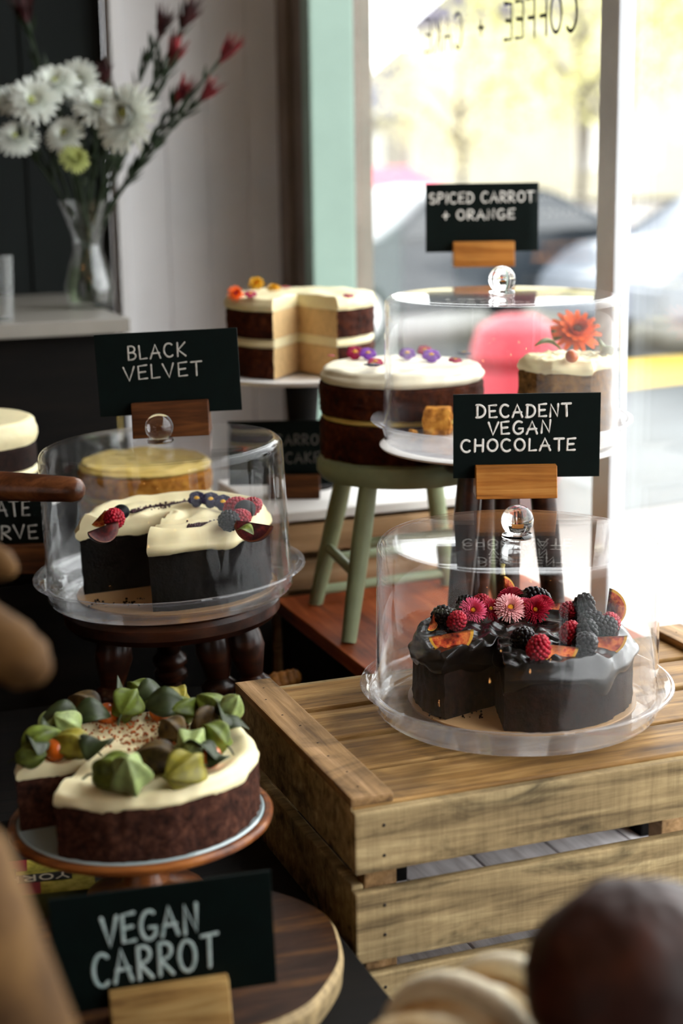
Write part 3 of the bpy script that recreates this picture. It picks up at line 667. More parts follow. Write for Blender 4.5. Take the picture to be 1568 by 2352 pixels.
drop(leaf0, 1385, 808, zs+.003, (30, 30, 80), 'green leaf at the right edge of the carrot cake under the tallest dome', 1.3, 'leaf')
bm = bmesh.new(); sphere(bm, (0, 0, 0), .0085, sub=3); phy0 = mk('physalis_berry', bm, PHY, smooth=True)
drop(phy0, 1313, 818, zs+.004, (0, 0, 0), 'orange physalis berry on the carrot cake below the orange flower', 1, 'berry')
ZT2 = B2.z+.186
sign_set(at(1109, 611, ZT2+.0005), FACE, ('black sign reading spiced carrot and orange on the tallest dome', 'wood block holding the spiced carrot and orange sign on the tallest dome'),
  [('SPICED CARROT', .035, .955, .135, .285, .006), ('+ ORANGE', .15, .785, .39, .53, .01)], PAINT, HOLD, w=.174, h=.104, bh=.038, bw=.094, off=-.002)
# ------------------------------------------------------------------ black velvet set
TL = -.036
B3 = at(394, 1352, .066)
TR3 = frame((B3.x, B3.y, .062), TL)
FR3 = lambda z: (TR3 @ Vector((0, 0, z)))
turn = [(.012, 0), (.016, .04), (.019, .12), (.013, .2), (.012, .25), (.021, .29), (.021, .34), (.014, .37), (.022, .42), (.022, .47), (.014, .52), (.017, .6), (.023, .75), (.021, .86), (.014, .97), (.013, 1)]
th = .0625+.1215
mst = TR3 @ Matrix.Translation((0.005, 0, -th+.0005))
mst2 = Matrix.Translation((B3.x, B3.y, -.1219)) @ Matrix.Rotation(FACE, 4, 'Z')
round_stool('mini_stool', 'small dark walnut stool with turned legs under the black velvet cake dome', None, .132, .175, .026, [(-.082, -.055), (.060, -.04), (.105, -.035), (-.02, .09)], DARKW, lathe_leg=turn, top_in=.80, mtx=mst2 @ Matrix.Rotation(TL, 4, 'Y') @ Matrix.Translation((0.006, 0, .003)))
cake_tray(FR3(0), 'clear flanged tray on the walnut stool', TL); cake_dome(FR3(.006), 'clear dome over the black velvet cake on the left', TL)
bm = bmesh.new(); lathe(bm, [(0, 0), (.122, 0), (.122, .0015), (0, .0015)], 96); o = mk('cake_card', bm, CARD); o.matrix_world = TR3 @ Matrix.Translation((.008, -.002, .0058)); tag(o, 'round gold card under the black velvet cake', 'cake card')
c3 = thing('velvet_cake', 'black velvet layer cake with cream top under the left dome', 'cake'); c3.matrix_world = TR3 @ Matrix.Translation((.008, .002, .0075))
OC3 = outline(.115, ((-.006, .012), -168, -99), 220, .006, 9)
put('sponge', slab(OC3, 0, .072, rough=.002, rnd=.004, rings=3), BSPONGE, c3)
d3 = lambda q: .005*noise.noise(Vector((q.x*28, q.y*28, 4)))+.0025*sin(hypot(q.x, q.y)*200+2*noise.noise(Vector((q.x*20, q.y*20, 0))))+.004*(hypot(q.x, q.y)/.115)**3
put('icing', slab(OC3, .068, .090, out=.005, rnd=.009, rough=.003, nfreq=45, disp=d3, drip=.010, dfreq=22, rings=30), CREAM, c3, 60)
c0 = TR3 @ Vector((.008, .002, .0975)); fr = (c0, TL); z3 = c0.z
PUR = plain('dark purple crumble', '#3c0f22', .6, .5, 400, bmp=.5)
bm = bmesh.new(); rn = random.Random(11)
def crumb_patch(bm, px0, px1, pyf, sp, n, r0=.0006, r1=.0020):
    for k in range(n):
        px = rn.uniform(px0, px1); z = z3
        for _ in range(3): p = at(px, pyf(px)+rn.gauss(0, sp), z); z = z3-TL*((p-c0).dot(rt))
        sphere(bm, p+Vector((0, 0, .001)), rn.uniform(r0, r1), sub=1)
crumb_patch(bm, 430, 515, lambda x: 1209-(x-430)*.10, 4, 420); crumb_patch(bm, 300, 440, lambda x: 1176-(x-300)*.17, 2.5, 260)
tag(mk('purple_crumble', bm, PUR), 'dark purple crumble scattered over the cream of the black velvet cake', 'crumble', kind='stuff')
blue0 = None
bm = bmesh.new(); sphere(bm, (0, 0, 0), .0085, 1, 1, .9, 3); blue0 = mk('blueberry', bm, plain('dark blueberry skin', '#06070f', .5, .2, 60, spec=.15), smooth=True)
for pr, px, py, dz, rot, lab, sc, ct in [
 (fig1, 232, 1210, .010, (0, 80, 40), 'dark fig piece at the left end of the black velvet cake', 1.0, 'fig'), (fig0, 224, 1190, .014, (20, 40, 20), 'orange tipped fig sliver behind the left fig piece', .6, 'fig'),
 (rasp0, 262, 1190, .014, (60, 0, 0), 'raspberry at the left end of the black velvet cake', 1.2, 'berry'), (blue0, 278, 1176, .014, (0, 0, 0), 'dark blueberry behind the left raspberry on the black velvet cake', 1.2, 'berry'),
 (black0, 527, 1196, .010, (80, 0, 20), 'blackberry in front on the cream of the black velvet cake', 1.1, 'berry'), (rasp0, 553, 1190, .010, (70, 0, 60), 'raspberry beside the blackberry on the black velvet cake', 1.1, 'berry'),
 (rasp0, 543, 1166, .014, (60, 20, 60), 'dark raspberry standing behind the pansies of the black velvet cake', 1.3, 'berry'), (blue0, 563, 1170, .014, (0, 0, 0), 'blueberry at the right rear of the black velvet cake', 1.5, 'berry'),
 (rasp0, 578, 1163, .014, (60, 20, 60), 'raspberry at the far right rear of the black velvet cake', 1.1, 'berry'), (fig1, 578, 1200, .011, (0, 95, -20), 'fig piece at the right edge of the black velvet cake', 1.15, 'fig'),
 (leaf0, 564, 1222, .005, (10, 10, -30), 'small green leaf under the right fig piece of the black velvet cake', .7, 'leaf')]:
    drop(pr, px, py, z3+dz, rot, lab, sc, ct, fr=fr)
def pansy(cols, R=.011):
    t = thing('pansy', 'x', 'flower'); bm = bmesh.new()
    for k, (a, s) in enumerate(((90, 1), (50, .9), (130, .9), (-20, .85), (200, .85), (-90, 1.05))):
        g = sphere(bm, (R*.55*cos(radians(a)), R*.55*sin(radians(a)), .0008*k), R*.58*s, 1, 1, .12, 2)
    mk('petals', bm, cols, t, smooth=True); bm = bmesh.new(); sphere(bm, (0, 0, .003), R*.34, 1, 1, .5, 2); tag(mk('flower_centre', bm, YEL, t, smooth=True), 'yellow centre'); return t
VIO = plain('dark violet petals', '#1d1638', .55, .3, 90); VIOL = plain('bright violet petals', '#7a3aa0', .55, .3, 90); MAG = plain('magenta petals', '#a01240', .55, .3, 90)
pan0 = pansy(VIO)
for px, py, lab in ((452, 1148, 'dark violet pansy at the rear middle of the black velvet cake'), (484, 1150, 'yellow eyed violet pansy in the middle of the row on the black velvet cake'), (512, 1156, 'yellow eyed violet pansy nearest the berries on the black velvet cake')):
    drop(pan0, px, py, z3+.010, (50, 0, 0), lab, 1.0, 'flower', fr=fr)
bm = bmesh.new()
for k in range(30):
    p = TR3 @ Vector((rn.uniform(-.09, -.02), rn.uniform(-.085, -.05), .0082)); sphere(bm, p, rn.uniform(.0006, .0018), sub=1)
tag(mk('cake_crumbs', bm, BSPONGE), 'black crumbs on the gold card under the left dome', 'crumbs', kind='stuff')
hb = TR3 @ Vector((.010, .052, .1865))
sign_set(hb, FACE, ('black sign reading black velvet on the left dome', 'striped walnut block holding the black velvet sign'),
  [('BLACK', .225, .635, .16, .325, .03), ('VELVET', .185, .735, .405, .575, .03)], PAINT2, HOLD2, tilt=TL, w=.174, h=.101, bh=.042, bw=.094, off=0, r=.0010)
# ------------------------------------------------------------------ vegan carrot cake in front on the left
SL = at(400, 2190, -.089)
bm = bmesh.new(); seg = 140; rr = lambda a: .146*(1+.018*sin(3*a+1)+.012*sin(5*a)+.006*sin(11*a))
pf = [(.0, 0, 0), (.96, 0, 0), (1.0, .006, 1), (1.0, .026, 1), (.975, .031, 0), (0, .031, 0)]
def slicering(z, k): return [bm.verts.new((rr(2*pi*i/seg)*k*cos(2*pi*i/seg), rr(2*pi*i/seg)*k*sin(2*pi*i/seg), z)) for i in range(seg)]
L_ = [slicering(0, .97), slicering(.006, 1.0), slicering(.025, 1.01), slicering(.031, .985), slicering(.031, .955)]
for i_, (a, b) in enumerate(zip(L_, L_[1:])):
    for i in range(seg): f = bm.faces.new((a[i], a[(i+1) % seg], b[(i+1) % seg], b[i])); f.material_index = 1 if i_ < 3 else 0
bm.faces.new(L_[0]); bm.faces.new(L_[-1])
SLW = wood('round board wood with strong rings', '#150a04', '#341d0d', '#70491f', 0, 34, .5, stretch=7); BARK = plain('pale bark edge', '#a18a63', .7, .3, 90, bmp=.4)
o = put('round_board', bm, [SLW, BARK], None); o.location = (SL.x, SL.y, -.1215); tag(o, 'round wooden board with a pale bark edge at the bottom left', 'board')
CS = at(337, 2058, -.090); TLV = -.02
Tv = frame((CS.x, CS.y, -.090), TLV)
st = thing('cake_stand', 'wooden cake stand with a pale plate under the vegan carrot cake', 'cake stand'); st.matrix_world = Tv
WST = wood('warm brown stand wood', '#3a1b0a', '#7b4420', '#a8682f', 0, 40, .35, stretch=8, coat=.3)
bm = bmesh.new(); lathe(bm, [(0, 0), (.055, 0), (.056, .004), (.048, .010), (.022, .018), (.016, .03), (.018, .05), (.026, .064), (.06, .068), (0, .068)], 64); put('foot', bm, WST, st)
bm = bmesh.new(); lathe(bm, [(0, .068), (.085, .068), (.112, .072), (.121, .0775), (.1215, .081), (.119, .0835), (.115, .0835), (.112, .081), (0, .081)], 96); put('plate_rim', bm, WST, st)
bm = bmesh.new(); lathe(bm, [(0, .0812), (.1115, .0812), (.1135, .0835), (.112, .085), (.109, .0835), (0, .0830)], 96); tag(put('glass_plate', bm, plain('pale blue glazed plate', '#9fb0b3', .15, .05, 8, spec=.7, coat=.5), st), 'pale bluish plate set in the wooden rim')
c4 = thing('vegan_carrot_cake', 'cut carrot cake with pale icing and green husks at the front left', 'cake'); MV = Tv @ Matrix.Translation((-.001, .0, .0832)); c4.matrix_world = MV
OC4 = outline(.1085, ((-.044, -.012), -162, -124), 220, .003, 21)
put('sponge', slab(OC4, 0, .050, rough=.0024, rnd=.003, rings=3, nfreq=150), VSPONGE, c4)
d4 = lambda q: .003*noise.noise(Vector((q.x*35, q.y*35, 4)))+.002*sin(hypot(q.x+.01, q.y)*180)-.002*(hypot(q.x, q.y)/.11)**2+.004*math.exp(-((hypot(q.x, q.y)-.098)/.012)**2)
put('icing', slab(OC4, .048, .059, out=.0015, rnd=.005, rough=.002, nfreq=60, disp=d4, drip=.005, dfreq=40, rings=30), CREAM, c4, 60)
c0v = MV @ Vector((0, 0, .0615)); frv = (c0v, TLV); zv = c0v.z
def husk(m_, L=.036, R=.0128, open_=0):
    t_ = bmesh.new(); seg = 40; n = 14; rings = []
    for i in range(n+1):
        s = i/n; r = R*(sin(pi*min(1, s**.8))**.75 if 0 < s < 1 else 0)+.0004
        rings.append([t_.verts.new((r*(1.12-.34*abs(sin(2.5*2*pi*k/seg)))*cos(2*pi*k/seg), r*(1.12-.34*abs(sin(2.5*2*pi*k/seg)))*sin(2*pi*k/seg), L*(s-.4))) for k in range(seg)])
    for a, b in zip(rings, rings[1:]):
        for k in range(seg): t_.faces.new((a[k], a[(k+1) % seg], b[(k+1) % seg], b[k]))
    t_.faces.new(rings[0]); t_.faces.new(rings[-1]); return t_
def make_husk(m_):
    o = mk('physalis_husk', husk(m_), m_, smooth=True); bm = bmesh.new(); tube(bm, [(0, 0, -.012), (.001, 0, -.019), (.004, 0, -.024)], .0008, 6); mk('stem', bm, LEAFD, o); return o
H1, H2, H3, H4 = make_husk(HUSK), make_husk(HUSKP), make_husk(HUSKY), make_husk(HUSKB)
H0 = (H1, H2, H3, H4)
leafd = mk('leaf', leaf_mesh(.034, .015, .008), LEAFD, smooth=True)
for pr, px, py, dz, rot, lab, sc in [
 (H1, 322, 1592, .012, (0, 85, 130), 'green husk at the very back of the vegan carrot cake', 1.15), (H3, 408, 1600, .012, (0, 85, -70), 'yellow green husk at the back right of the vegan carrot cake', 1.0),
 (H1, 290, 1620, .014, (0, 80, 80), 'long striped green husk left of the back one on the vegan carrot cake', 1.35), (H1, 428, 1630, .012, (15, 75, -110), 'rounded green husk between the brown berry and the right husks', 1.15),
 (H1, 492, 1628, .014, (15, 60, 170), 'green husk at the right rear edge of the vegan carrot cake', 1.1), (H2, 527, 1630, .016, (20, 30, 0), 'pale husk standing at the far right rear of the vegan carrot cake', 1.0),
 (H4, 200, 1622, .012, (0, 80, 150), 'brown husk at the left rear of the vegan carrot cake', 1.2), (H2, 118, 1668, .012, (15, 70, 70), 'pale green husk on the left rear rim of the vegan carrot cake', 1.1),
 (H2, 158, 1665, .014, (50, 0, -40), 'pale husk behind the left orange berry', 1.1), (H1, 88, 1708, .012, (15, 75, 50), 'green husk on the left rim of the vegan carrot cake', 1.25),
 (H3, 172, 1712, .010, (0, 80, 170), 'yellow husk right of the left orange berry', 1.2), (H1, 64, 1738, .008, (0, 80, -10), 'low green husk at the left edge above the cut', .9),
 (H2, 300, 1782, .016, (38, 0, 0), 'large pale green husk hanging toward the front edge of the vegan carrot cake', 1.45), (H1, 258, 1775, .012, (0, 80, -26), 'dark green husk beside the large front husk', 1.5),
 (H2, 440, 1712, .013, (0, 80, -90), 'pale blue green husk right of the icing middle', 1.4), (H1, 498, 1695, .012, (0, 80, 130), 'green husk near the right edge of the vegan carrot cake', 1.2),
 (H3, 428, 1768, .010, (0, 85, -120), 'yellow green husk at the front right of the vegan carrot cake', 1.5), (H4, 400, 1678, .009, (0, 85, 130), 'brown husk in the middle right of the vegan carrot cake', 1.1),
 (H4, 368, 1742, .008, (0, 85, 180), 'dark husk just right of the large front husk', 1.3), (H4, 470, 1662, .010, (15, 60, 90), 'light brown husk at the right rear of the vegan carrot cake', 1.1)]:
    drop(pr, px, py, zv+dz, rot, lab, sc*.92, 'husk', fr=frv)
for pr, px, py, dz, lab, sc in [(phy0, 127, 1722, .007, 'orange physalis berry among the left husks of the vegan carrot cake', 1.25), (phy0, 246, 1640, .006, 'dark orange berry at the rear left of the icing', 1.3),
 (phy0, 366, 1634, .006, 'reddish berry between the rear husks of the vegan carrot cake', 1.2), (phy0, 482, 1737, .006, 'orange physalis berry at the right of the vegan carrot cake', 1.25)]:
    drop(pr, px, py, zv+dz, (0, 0, 0), lab, sc, 'berry', fr=frv)
for px, py, dz, rot, lab, sc in [(225, 1728, .006, (0, 0, 70), 'dark green leaf above the large front husk', 1.2), (536, 1680, .006, (10, 0, 20), 'dark leaf at the right rim of the vegan carrot cake', .9), (345, 1600, .012, (30, 0, 40), 'dark leaf between the rear husks', 1.0), (270, 1598, .016, (50, 10, 100), 'dark leaf standing at the back left of the vegan carrot cake', 1.1), (380, 1618, .02, (60, 0, 10), 'dark leaf leaning behind the reddish berry', 1.1), (505, 1655, .014, (40, 0, 110), 'dark leaf below the far right pale husk', 1.0), (140, 1650, .018, (60, 10, 30), 'dark leaf upright on the left rear rim', 1.1), (75, 1722, .014, (30, 0, 120), 'dark leaf over the left rim husks', .9), (455, 1735, .012, (20, 0, 150), 'dark leaf under the right blue green husk', 1.1), (110, 1690, .012, (30, 10, 90), 'dark leaf among the left husks', 1.0), (500, 1752, .005, (10, 0, 60), 'dark leaf right of the right orange berry', .8), (210, 1650, .01, (30, 0, 20), 'dark leaf before the brown rear husk', 1.1)]:
    drop(leafd, px, py, zv+dz, rot, lab, sc, 'leaf', fr=frv)
bm = bmesh.new(); rn = random.Random(8)
for k in range(340):
    a = rn.uniform(0, 2*pi); r = abs(rn.gauss(.6, .28)); px, py = 310+150*r*cos(a), 1690+52*r*sin(a)-6; z = zv
    for _ in range(3): p = at(px, py, z); z = zv-TLV*((p-c0v).dot(rt))
    if (p-c0v).length < .1: sphere(bm, p+Vector((0, 0, .0012)), rn.uniform(.0005, .0018), sub=1)
tag(mk('orange_crumble', bm, mt('ocr', lambda: plain('orange crumble', '#a4561c', .6, .4, 300))), 'orange brown crumble sprinkled on the pale icing of the vegan carrot cake', 'crumble', kind='stuff')
sb = at(392, 2345, -.0900); 
sign_set((sb.x, sb.y, -.0900), radians(-8.6), ('black sign reading vegan carrot at the bottom left', 'pale pine block holding the vegan carrot sign'),
  [('VEGAN', .22, .66, .215, .465, .03), ('CARROT', .165, .73, .515, .80, .03)], PAINT3, HOLD3, tilt=-.03, w=.174, h=.098, bh=.036, bw=.094, off=-.0, r=.0015)
# ------------------------------------------------------------------ layer cakes at the back
def on_z(px, py, z): return at(px, py, z)
bm = bmesh.new()
C1 = Vector((.812, 2.325, .078)); stn = thing('cake_stand', 'white cake stand with a dark stem carrying the cut layer cake by the wall', 'cake stand', C1)
hs = .181
bm = bmesh.new(); lathe(bm, [(0, 0), (.05, 0), (.05, .006), (.024, .016), (.021, .09), (.028, hs-.0125), (0, hs-.0125)], 40); tag(put('stem', bm, DARKT, stn), 'dark stem')
bm = bmesh.new(); lathe(bm, [(0, hs-.012), (.10, hs-.012), (.145, hs-.006), (.148, hs), (.140, hs), (0, hs-.004)], 72); tag(put('plate', bm, WHITE, stn), 'white plate')
ck1 = thing('layer_cake', 'cut layer cake with cream between brown sponges on the white stand', 'cake', C1+Vector((0, 0, hs+.0005)), (0, 0, FACE))
ON = outline(.112, ((-.004, -.012), -110, -60), 160, .003, 31)
OI = outline(.108, ((-.004, -.012), -110, -60), 160, .003, 31)
RS2 = [RSPONGE, plain('pale cut sponge', '#d2b07e', .7, .1, 90)]; put('sponge', slab(ON, 0, .044, rough=.003, rings=3, cut=True), RS2, ck1); put('filling', slab(OI, .0445, .058, out=.003, rough=.001, rings=3, rnd=.002), CREAM, ck1)
put('sponge', slab(ON, .0585, .098, rough=.003, rings=3, cut=True), RS2, ck1); put('icing', slab(ON, .0985, .118, out=.003, rnd=.006, rough=.002, disp=lambda q: .003*noise.noise(Vector((q.x*30, q.y*30, 0)))), CREAM, ck1)
zt = C1.z+hs+.119
CREAMF = plain('cream cut face', '#efe3c8', .6, .03, 20)
panv = pansy(VIOL); panm = pansy(MAG); pany = daisy(.013, YEL, ORA, 14, 3, 'yellow_flower'); pano = daisy(.012, ORA, MAG, 12, 3, 'orange_flower')
drop(pany, 588, 652, zt+.012, (50, 0, 0), 'yellow flower standing on the cut layer cake by the wall', 1.0, 'flower')
drop(pany, 628, 663, zt+.005, (20, 0, 0), 'flat yellow flower right of the standing one on the cut layer cake', .9, 'flower')
drop(pano, 540, 675, zt+.004, (60, 0, 20), 'orange flower at the left edge of the cut layer cake', 1.1, 'flower')
drop(panm, 575, 678, zt+.004, (30, 0, 0), 'magenta pansy at the front left of the cut layer cake', .9, 'flower'); drop(panm, 655, 662, zt+.003, (10, 0, 0), 'magenta pansy near the cut of the layer cake on the white stand', .8, 'flower')
drop(panm, 800, 682, zt+.003, (20, 0, 0), 'magenta pansy on the right side of the cut layer cake', .8, 'flower')
C2 = Vector((.848, 2.018, -.045+.2265))
ck2 = thing('layer_cake', 'uncut layer cake with pansies on the mint green stool', 'cake', C2, (0, 0, FACE))
O2 = outline(.112, None, 150, .004, 5); O2i = outline(.108, None, 150, .002, 6)
put('sponge', slab(O2, 0, .050, rough=.003, rings=3), RSPONGE, ck2); put('filling', slab(O2i, .0505, .058, out=.002, rnd=.001, rough=.001, rings=3), YCREAM, ck2)
put('sponge', slab(O2, .0585, .100, rough=.003, rings=3), RSPONGE, ck2); put('icing', slab(O2i, .1005, .120, out=.004, rnd=.007, rough=.003, nfreq=40, disp=lambda q: .003*noise.noise(Vector((q.x*30, q.y*30, 2)))), plain('pale cream icing', '#efe6cc', .5, .04, 30), ck2)
zt = C2.z+.121
for pr, px, py, rot, lab, sc in [(panm, 815, 812, (50, 0, 0), 'magenta pansy standing left on the uncut layer cake', 1.1), (panv, 845, 815, (40, 0, 0), 'bright violet pansy beside the left magenta pansy on the uncut layer cake', 1.1), (panm, 862, 835, (30, 0, 0), 'magenta pansy lying at the front of the uncut layer cake', 1.0),
 (pan0, 855, 842, (5, 0, 0), 'dark violet pansy drooping at the front of the uncut layer cake', 1.1), (panv, 935, 815, (40, 0, 0), 'violet pansy seen through the left wall of the tallest dome', 1.1), (panm, 975, 808, (40, 0, 0), 'magenta pansy at the back of the uncut layer cake behind the tallest dome', 1.0),
 (panv, 990, 820, (40, 0, 0), 'violet pansy in the middle seen through the tallest dome', 1.2), (panm, 1045, 830, (20, 0, 0), 'magenta petals near the right edge of the uncut layer cake', .9), (pan0, 1065, 815, (10, 0, 0), 'dark violet pansy at the right rear of the uncut layer cake', 1.0), (panm, 760, 818, (10, 0, 0), 'small magenta petal at the left edge of the uncut layer cake', .5)]:
    drop(pr, px, py, zt+.006, rot, lab, sc, 'flower')
C3 = Vector(at(338, 1188, .056)); C3.z = .0555
ck3 = thing('layer_cake', 'golden layer cake seen through the left dome', 'cake', C3, (0, 0, FACE)); O3 = outline(.098, None, 150, .003, 8); O3i = outline(.094, None, 150, .003, 8)
put('sponge', slab(O3, 0, .034, rough=.003, rings=3), GSPONGE, ck3); put('filling', slab(O3i, .0345, .046, out=.003, rnd=.002, rings=3), YCREAM, ck3)
put('sponge', slab(O3, .0465, .076, rough=.003, rings=3), GSPONGE, ck3); put('icing', slab(O3i, .0765, .090, out=.004, rnd=.005, disp=lambda q: .004*noise.noise(Vector((q.x*40, q.y*40, 2)))), YCREAM, ck3)
C4 = Vector(atd(-80, 1150, 2.22)); C4.z = .0555
s4 = thing('cake_stand', 'white cake stand at the far left behind the chocolate sign', 'cake stand', C4); hh = at(60, 1165, .13).z-.0555
bm = bmesh.new(); lathe(bm, [(0, 0), (.05, 0), (.02, .012), (.018, .05), (.03, hh-.0085), (0, hh-.0085)], 32); put('stem', bm, WHITE, s4)
bm = bmesh.new(); lathe(bm, [(0, hh-.008), (.10, hh-.008), (.138, hh-.004), (.140, hh), (.13, hh), (0, hh-.002)], 64); put('plate', bm, WHITE, s4)
ck4 = thing('layer_cake', 'dark layer cake with thick cream at the far left edge', 'cake', C4+Vector((0, 0, hh+.0005)), (0, 0, FACE)); O4 = outline(.100, None, 120, .003, 8)
put('sponge', slab(O4, 0, .030, rough=.003, rings=3), CHOCS, ck4); put('filling', slab(O4, .0305, .042, out=.003, rnd=.002, rings=3), CREAM, ck4); put('sponge', slab(O4, .0425, .074, rings=3), CHOCS, ck4); put('icing', slab(O4, .0745, .108, out=.003, rnd=.008), CREAM, ck4)
# signs among them
sg = at(50, 1388, .0555); sign_set((at(30, 1360, .0555).x, 2.075, .0555), FACE+.05, ('dark sign at the far left edge with chocolate written on it', 'brown wood block under the dark sign at the far left edge'),
  [('CHOCOLATE', .05, .83, .28, .48, .01), ('SERVE', .42, .88, .60, .78, .01)], PAINT2, HOLD2, w=.174, h=.10, bh=.036, bw=.13, off=-.012, r=.0011)
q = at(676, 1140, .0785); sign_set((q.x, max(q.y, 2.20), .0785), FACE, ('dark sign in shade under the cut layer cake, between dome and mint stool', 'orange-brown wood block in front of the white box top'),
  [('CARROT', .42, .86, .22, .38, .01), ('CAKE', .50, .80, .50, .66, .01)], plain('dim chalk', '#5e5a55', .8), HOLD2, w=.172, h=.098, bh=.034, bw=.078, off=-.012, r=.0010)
# pastry behind the crate
pp = at(636, 1560, -.10); bm = bmesh.new()
for i in range(7):
    a = -1.0+2.0*i/6; g = sphere(bm, (.030*sin(a), -.012*cos(a), 0), .020*(1-.35*abs(a)), .75, 1, .9, 2)
o = mk('pastry', bm, plain('golden brown pastry', '#b87a3a', .5, .35, 60), None, (pp.x, pp.y, -.104), (0, radians(-20), FACE), smooth=True); tag(o, 'golden brown crescent pastry behind the corner of the crate', 'pastry')
# ------------------------------------------------------------------ rolling pin end reaching in from the left
pa, pb = atd(192, 1107, 1.62), atd(-330, 1128, 1.70); pa.z = .2565; pb.z = .2565
bm = bmesh.new(); d = (pb-pa); L = d.length; q = d.to_track_quat('Z', 'Y').to_matrix().to_4x4(); q.translation = (0, 0, 0)
lathe(bm, [(0, 0), (.006, .001), (.011, .005), (.0130, .012), (.0135, .03), (.0150, .08), (.0155, .11), (.012, .125), (.012, .13), (.028, .135), (.030, .15), (.030, L-.01), (0, L)], 40, mtx=q)
PINW = wood('brown turned wood', '#241008', '#4f2a15', '#7a4a2a', 0, 60, .35, stretch=6, coat=.3)
o = put('rolling_pin', bm, PINW, None, 40); o.location = pa; tag(o, 'brown wooden rolling pin end reaching in from the left edge', 'rolling pin')
bc = pa+(pb-pa)*.9
t = thing('storage_crock', 'pale crock just outside the left edge carrying the rolling pin', 'jar', (bc.x, bc.y, -.3))
bm = bmesh.new(); zt_ = .2565-.030+.3
lathe(bm, [(0, 0), (.035, 0), (.04, .02), (.042, .2), (.04, zt_-.05), (.03, zt_-.02), (.031, zt_-.0005), (0, zt_-.0005)], 40); put('crock_body', bm, darkp, t)
# ------------------------------------------------------------------ breads in the foreground
CRUST = speckle('floured crust', ['#6d4520', '#a3773f', '#d9c196', '#efe4c8'], 26, .7, .4); CRUST2 = speckle('tan baguette crust', ['#3c2814', '#5a4022', '#735630'], 24, .7, .3); DCRUST = speckle('dark bun crust', ['#180905', '#2e140b', '#4c2517'], 18, .5, .3, .25)
FLOUR = plain('floury raised crust', '#e6dcc2', .85, .1, 60)
shf = thing('bread_shelf', 'wooden counter just below the picture carrying the loaves', 'shelf', (0, 0, 0))
bxo('shelf_board', DARKT, -.35, .95, .10, .735, -.035, -.012, shf); bxo('shelf_panel', DARKT, -.33, -.30, .12, .70, ZF, -.0355, shf); bxo('shelf_panel', DARKT, .90, .93, .12, .70, ZF, -.0355, shf)
def bread(name, label, loc, rot, a, b, c, m, slashes=(), mslash=None, wob=.06, seed=0):
    t = thing(name, label, 'bread', loc, rot); bm = bmesh.new(); g = bmesh.ops.create_uvsphere(bm, u_segments=64, v_segments=40, radius=1)['verts']
    for v in g:
        p = v.co.copy(); s = 1+wob*noise.noise(p*2.2+Vector((seed, 0, 0)))+.02*noise.noise(p*9)
        zf = .72 if p.z < 0 else 1; q = Vector((p.x*a, p.y*b, p.z*c*zf))*s; v.co = q
        for sx0, w in slashes:
            k = (p.x+p.y*.55-sx0)/w
            if abs(k) < 1 and p.z > -.1: v.co += p.normalized()*(-.010*(1-k*k)+.0) 
    mk('crumb_body' if False else 'crust', bm, m, t, smooth=True)
    for sx0, w in slashes:          # floury ear raised beside each slash
        bm = bmesh.new(); P = []
        for i in range(13):
            th_ = -1.1+2.2*i/12; x_ = sx0+w*1.1-.55*sin(th_)*.8; x_ = max(-.93, min(.93, x_)); rr_ = sqrt(max(.02, 1-x_*x_)); P.append((x_*a, sin(th_)*b*rr_*1.0, cos(th_)*c*rr_*1.0+.001))
        tube(bm, P, [.003+.006*sin(pi*i/12) for i in range(13)], 10); mk('crust_ear', bm, mslash or m, t, smooth=True)
    return t
lc = atd(1130, 2375, 1.02)
bread('bread_loaf', 'pale floured loaf with dark slashes at the bottom edge', Vector((lc.x, lc.y-.01, lc.z-.018)), (0, 0, radians(-5)), .095, .058, .062, CRUST, [(-.45, .16), (.05, .16), (.5, .16)], FLOUR)
bc_ = atd(1462, 2265, .93)
bread('bread_bun', 'big dark brown glossy bun in the bottom right corner', bc_, (0, 0, 0), .066, .062, .062, DCRUST, wob=.05, seed=3)
# baguettes on the left, far out of focus
def baguette(label, tip, back, r, m=CRUST2):
    a, b = Vector(tip), Vector(back); d = b-a; L = d.length; q = d.to_track_quat('Z', 'Y').to_matrix().to_4x4(); bm = bmesh.new()
    pr = [(0, 0)]+[(r*sin(min(1, (i+1)/7)*pi/2)**.8*(1-.05*(i % 3)), L*.16*((i+1)/7)**1.4) for i in range(7)]+[(r, L*.5), (r*.95, L*.8), (r*.6, L*.95), (0, L)]
    lathe(bm, pr, 40, mtx=q)
    for v in bm.verts: v.co += v.co.normalized()*.0
    o = put('baguette', bm, m, None, 60); o.location = a; return tag(o, label, 'bread')
baguette('tan baguette tip poking in at the left edge beside the walnut stool', atd(112, 1555, .95), atd(-420, 1215, .98), .020)
baguette('small tan baguette tip at the left edge below the far left sign', atd(38, 1312, 1.05), atd(-350, 1160, 1.1), .013)
baguette('large tan baguette leaning along the bottom left edge', atd(-215, 1800, .80), atd(240, 3000, .80), .036)
bk = atd(-430, 1560, .98)
t = thing('bread_basket', 'tall basket just outside the left edge holding the baguettes', 'basket', (bk.x-.02, bk.y, -.0115)); bm = bmesh.new(); lathe(bm, [(0, 0), (.06, 0), (.075, .1), (.08, .23), (.076, .23), (.07, .1), (.05, .01), (0, .01)], 36); put('basket_body', bm, PINW, t)
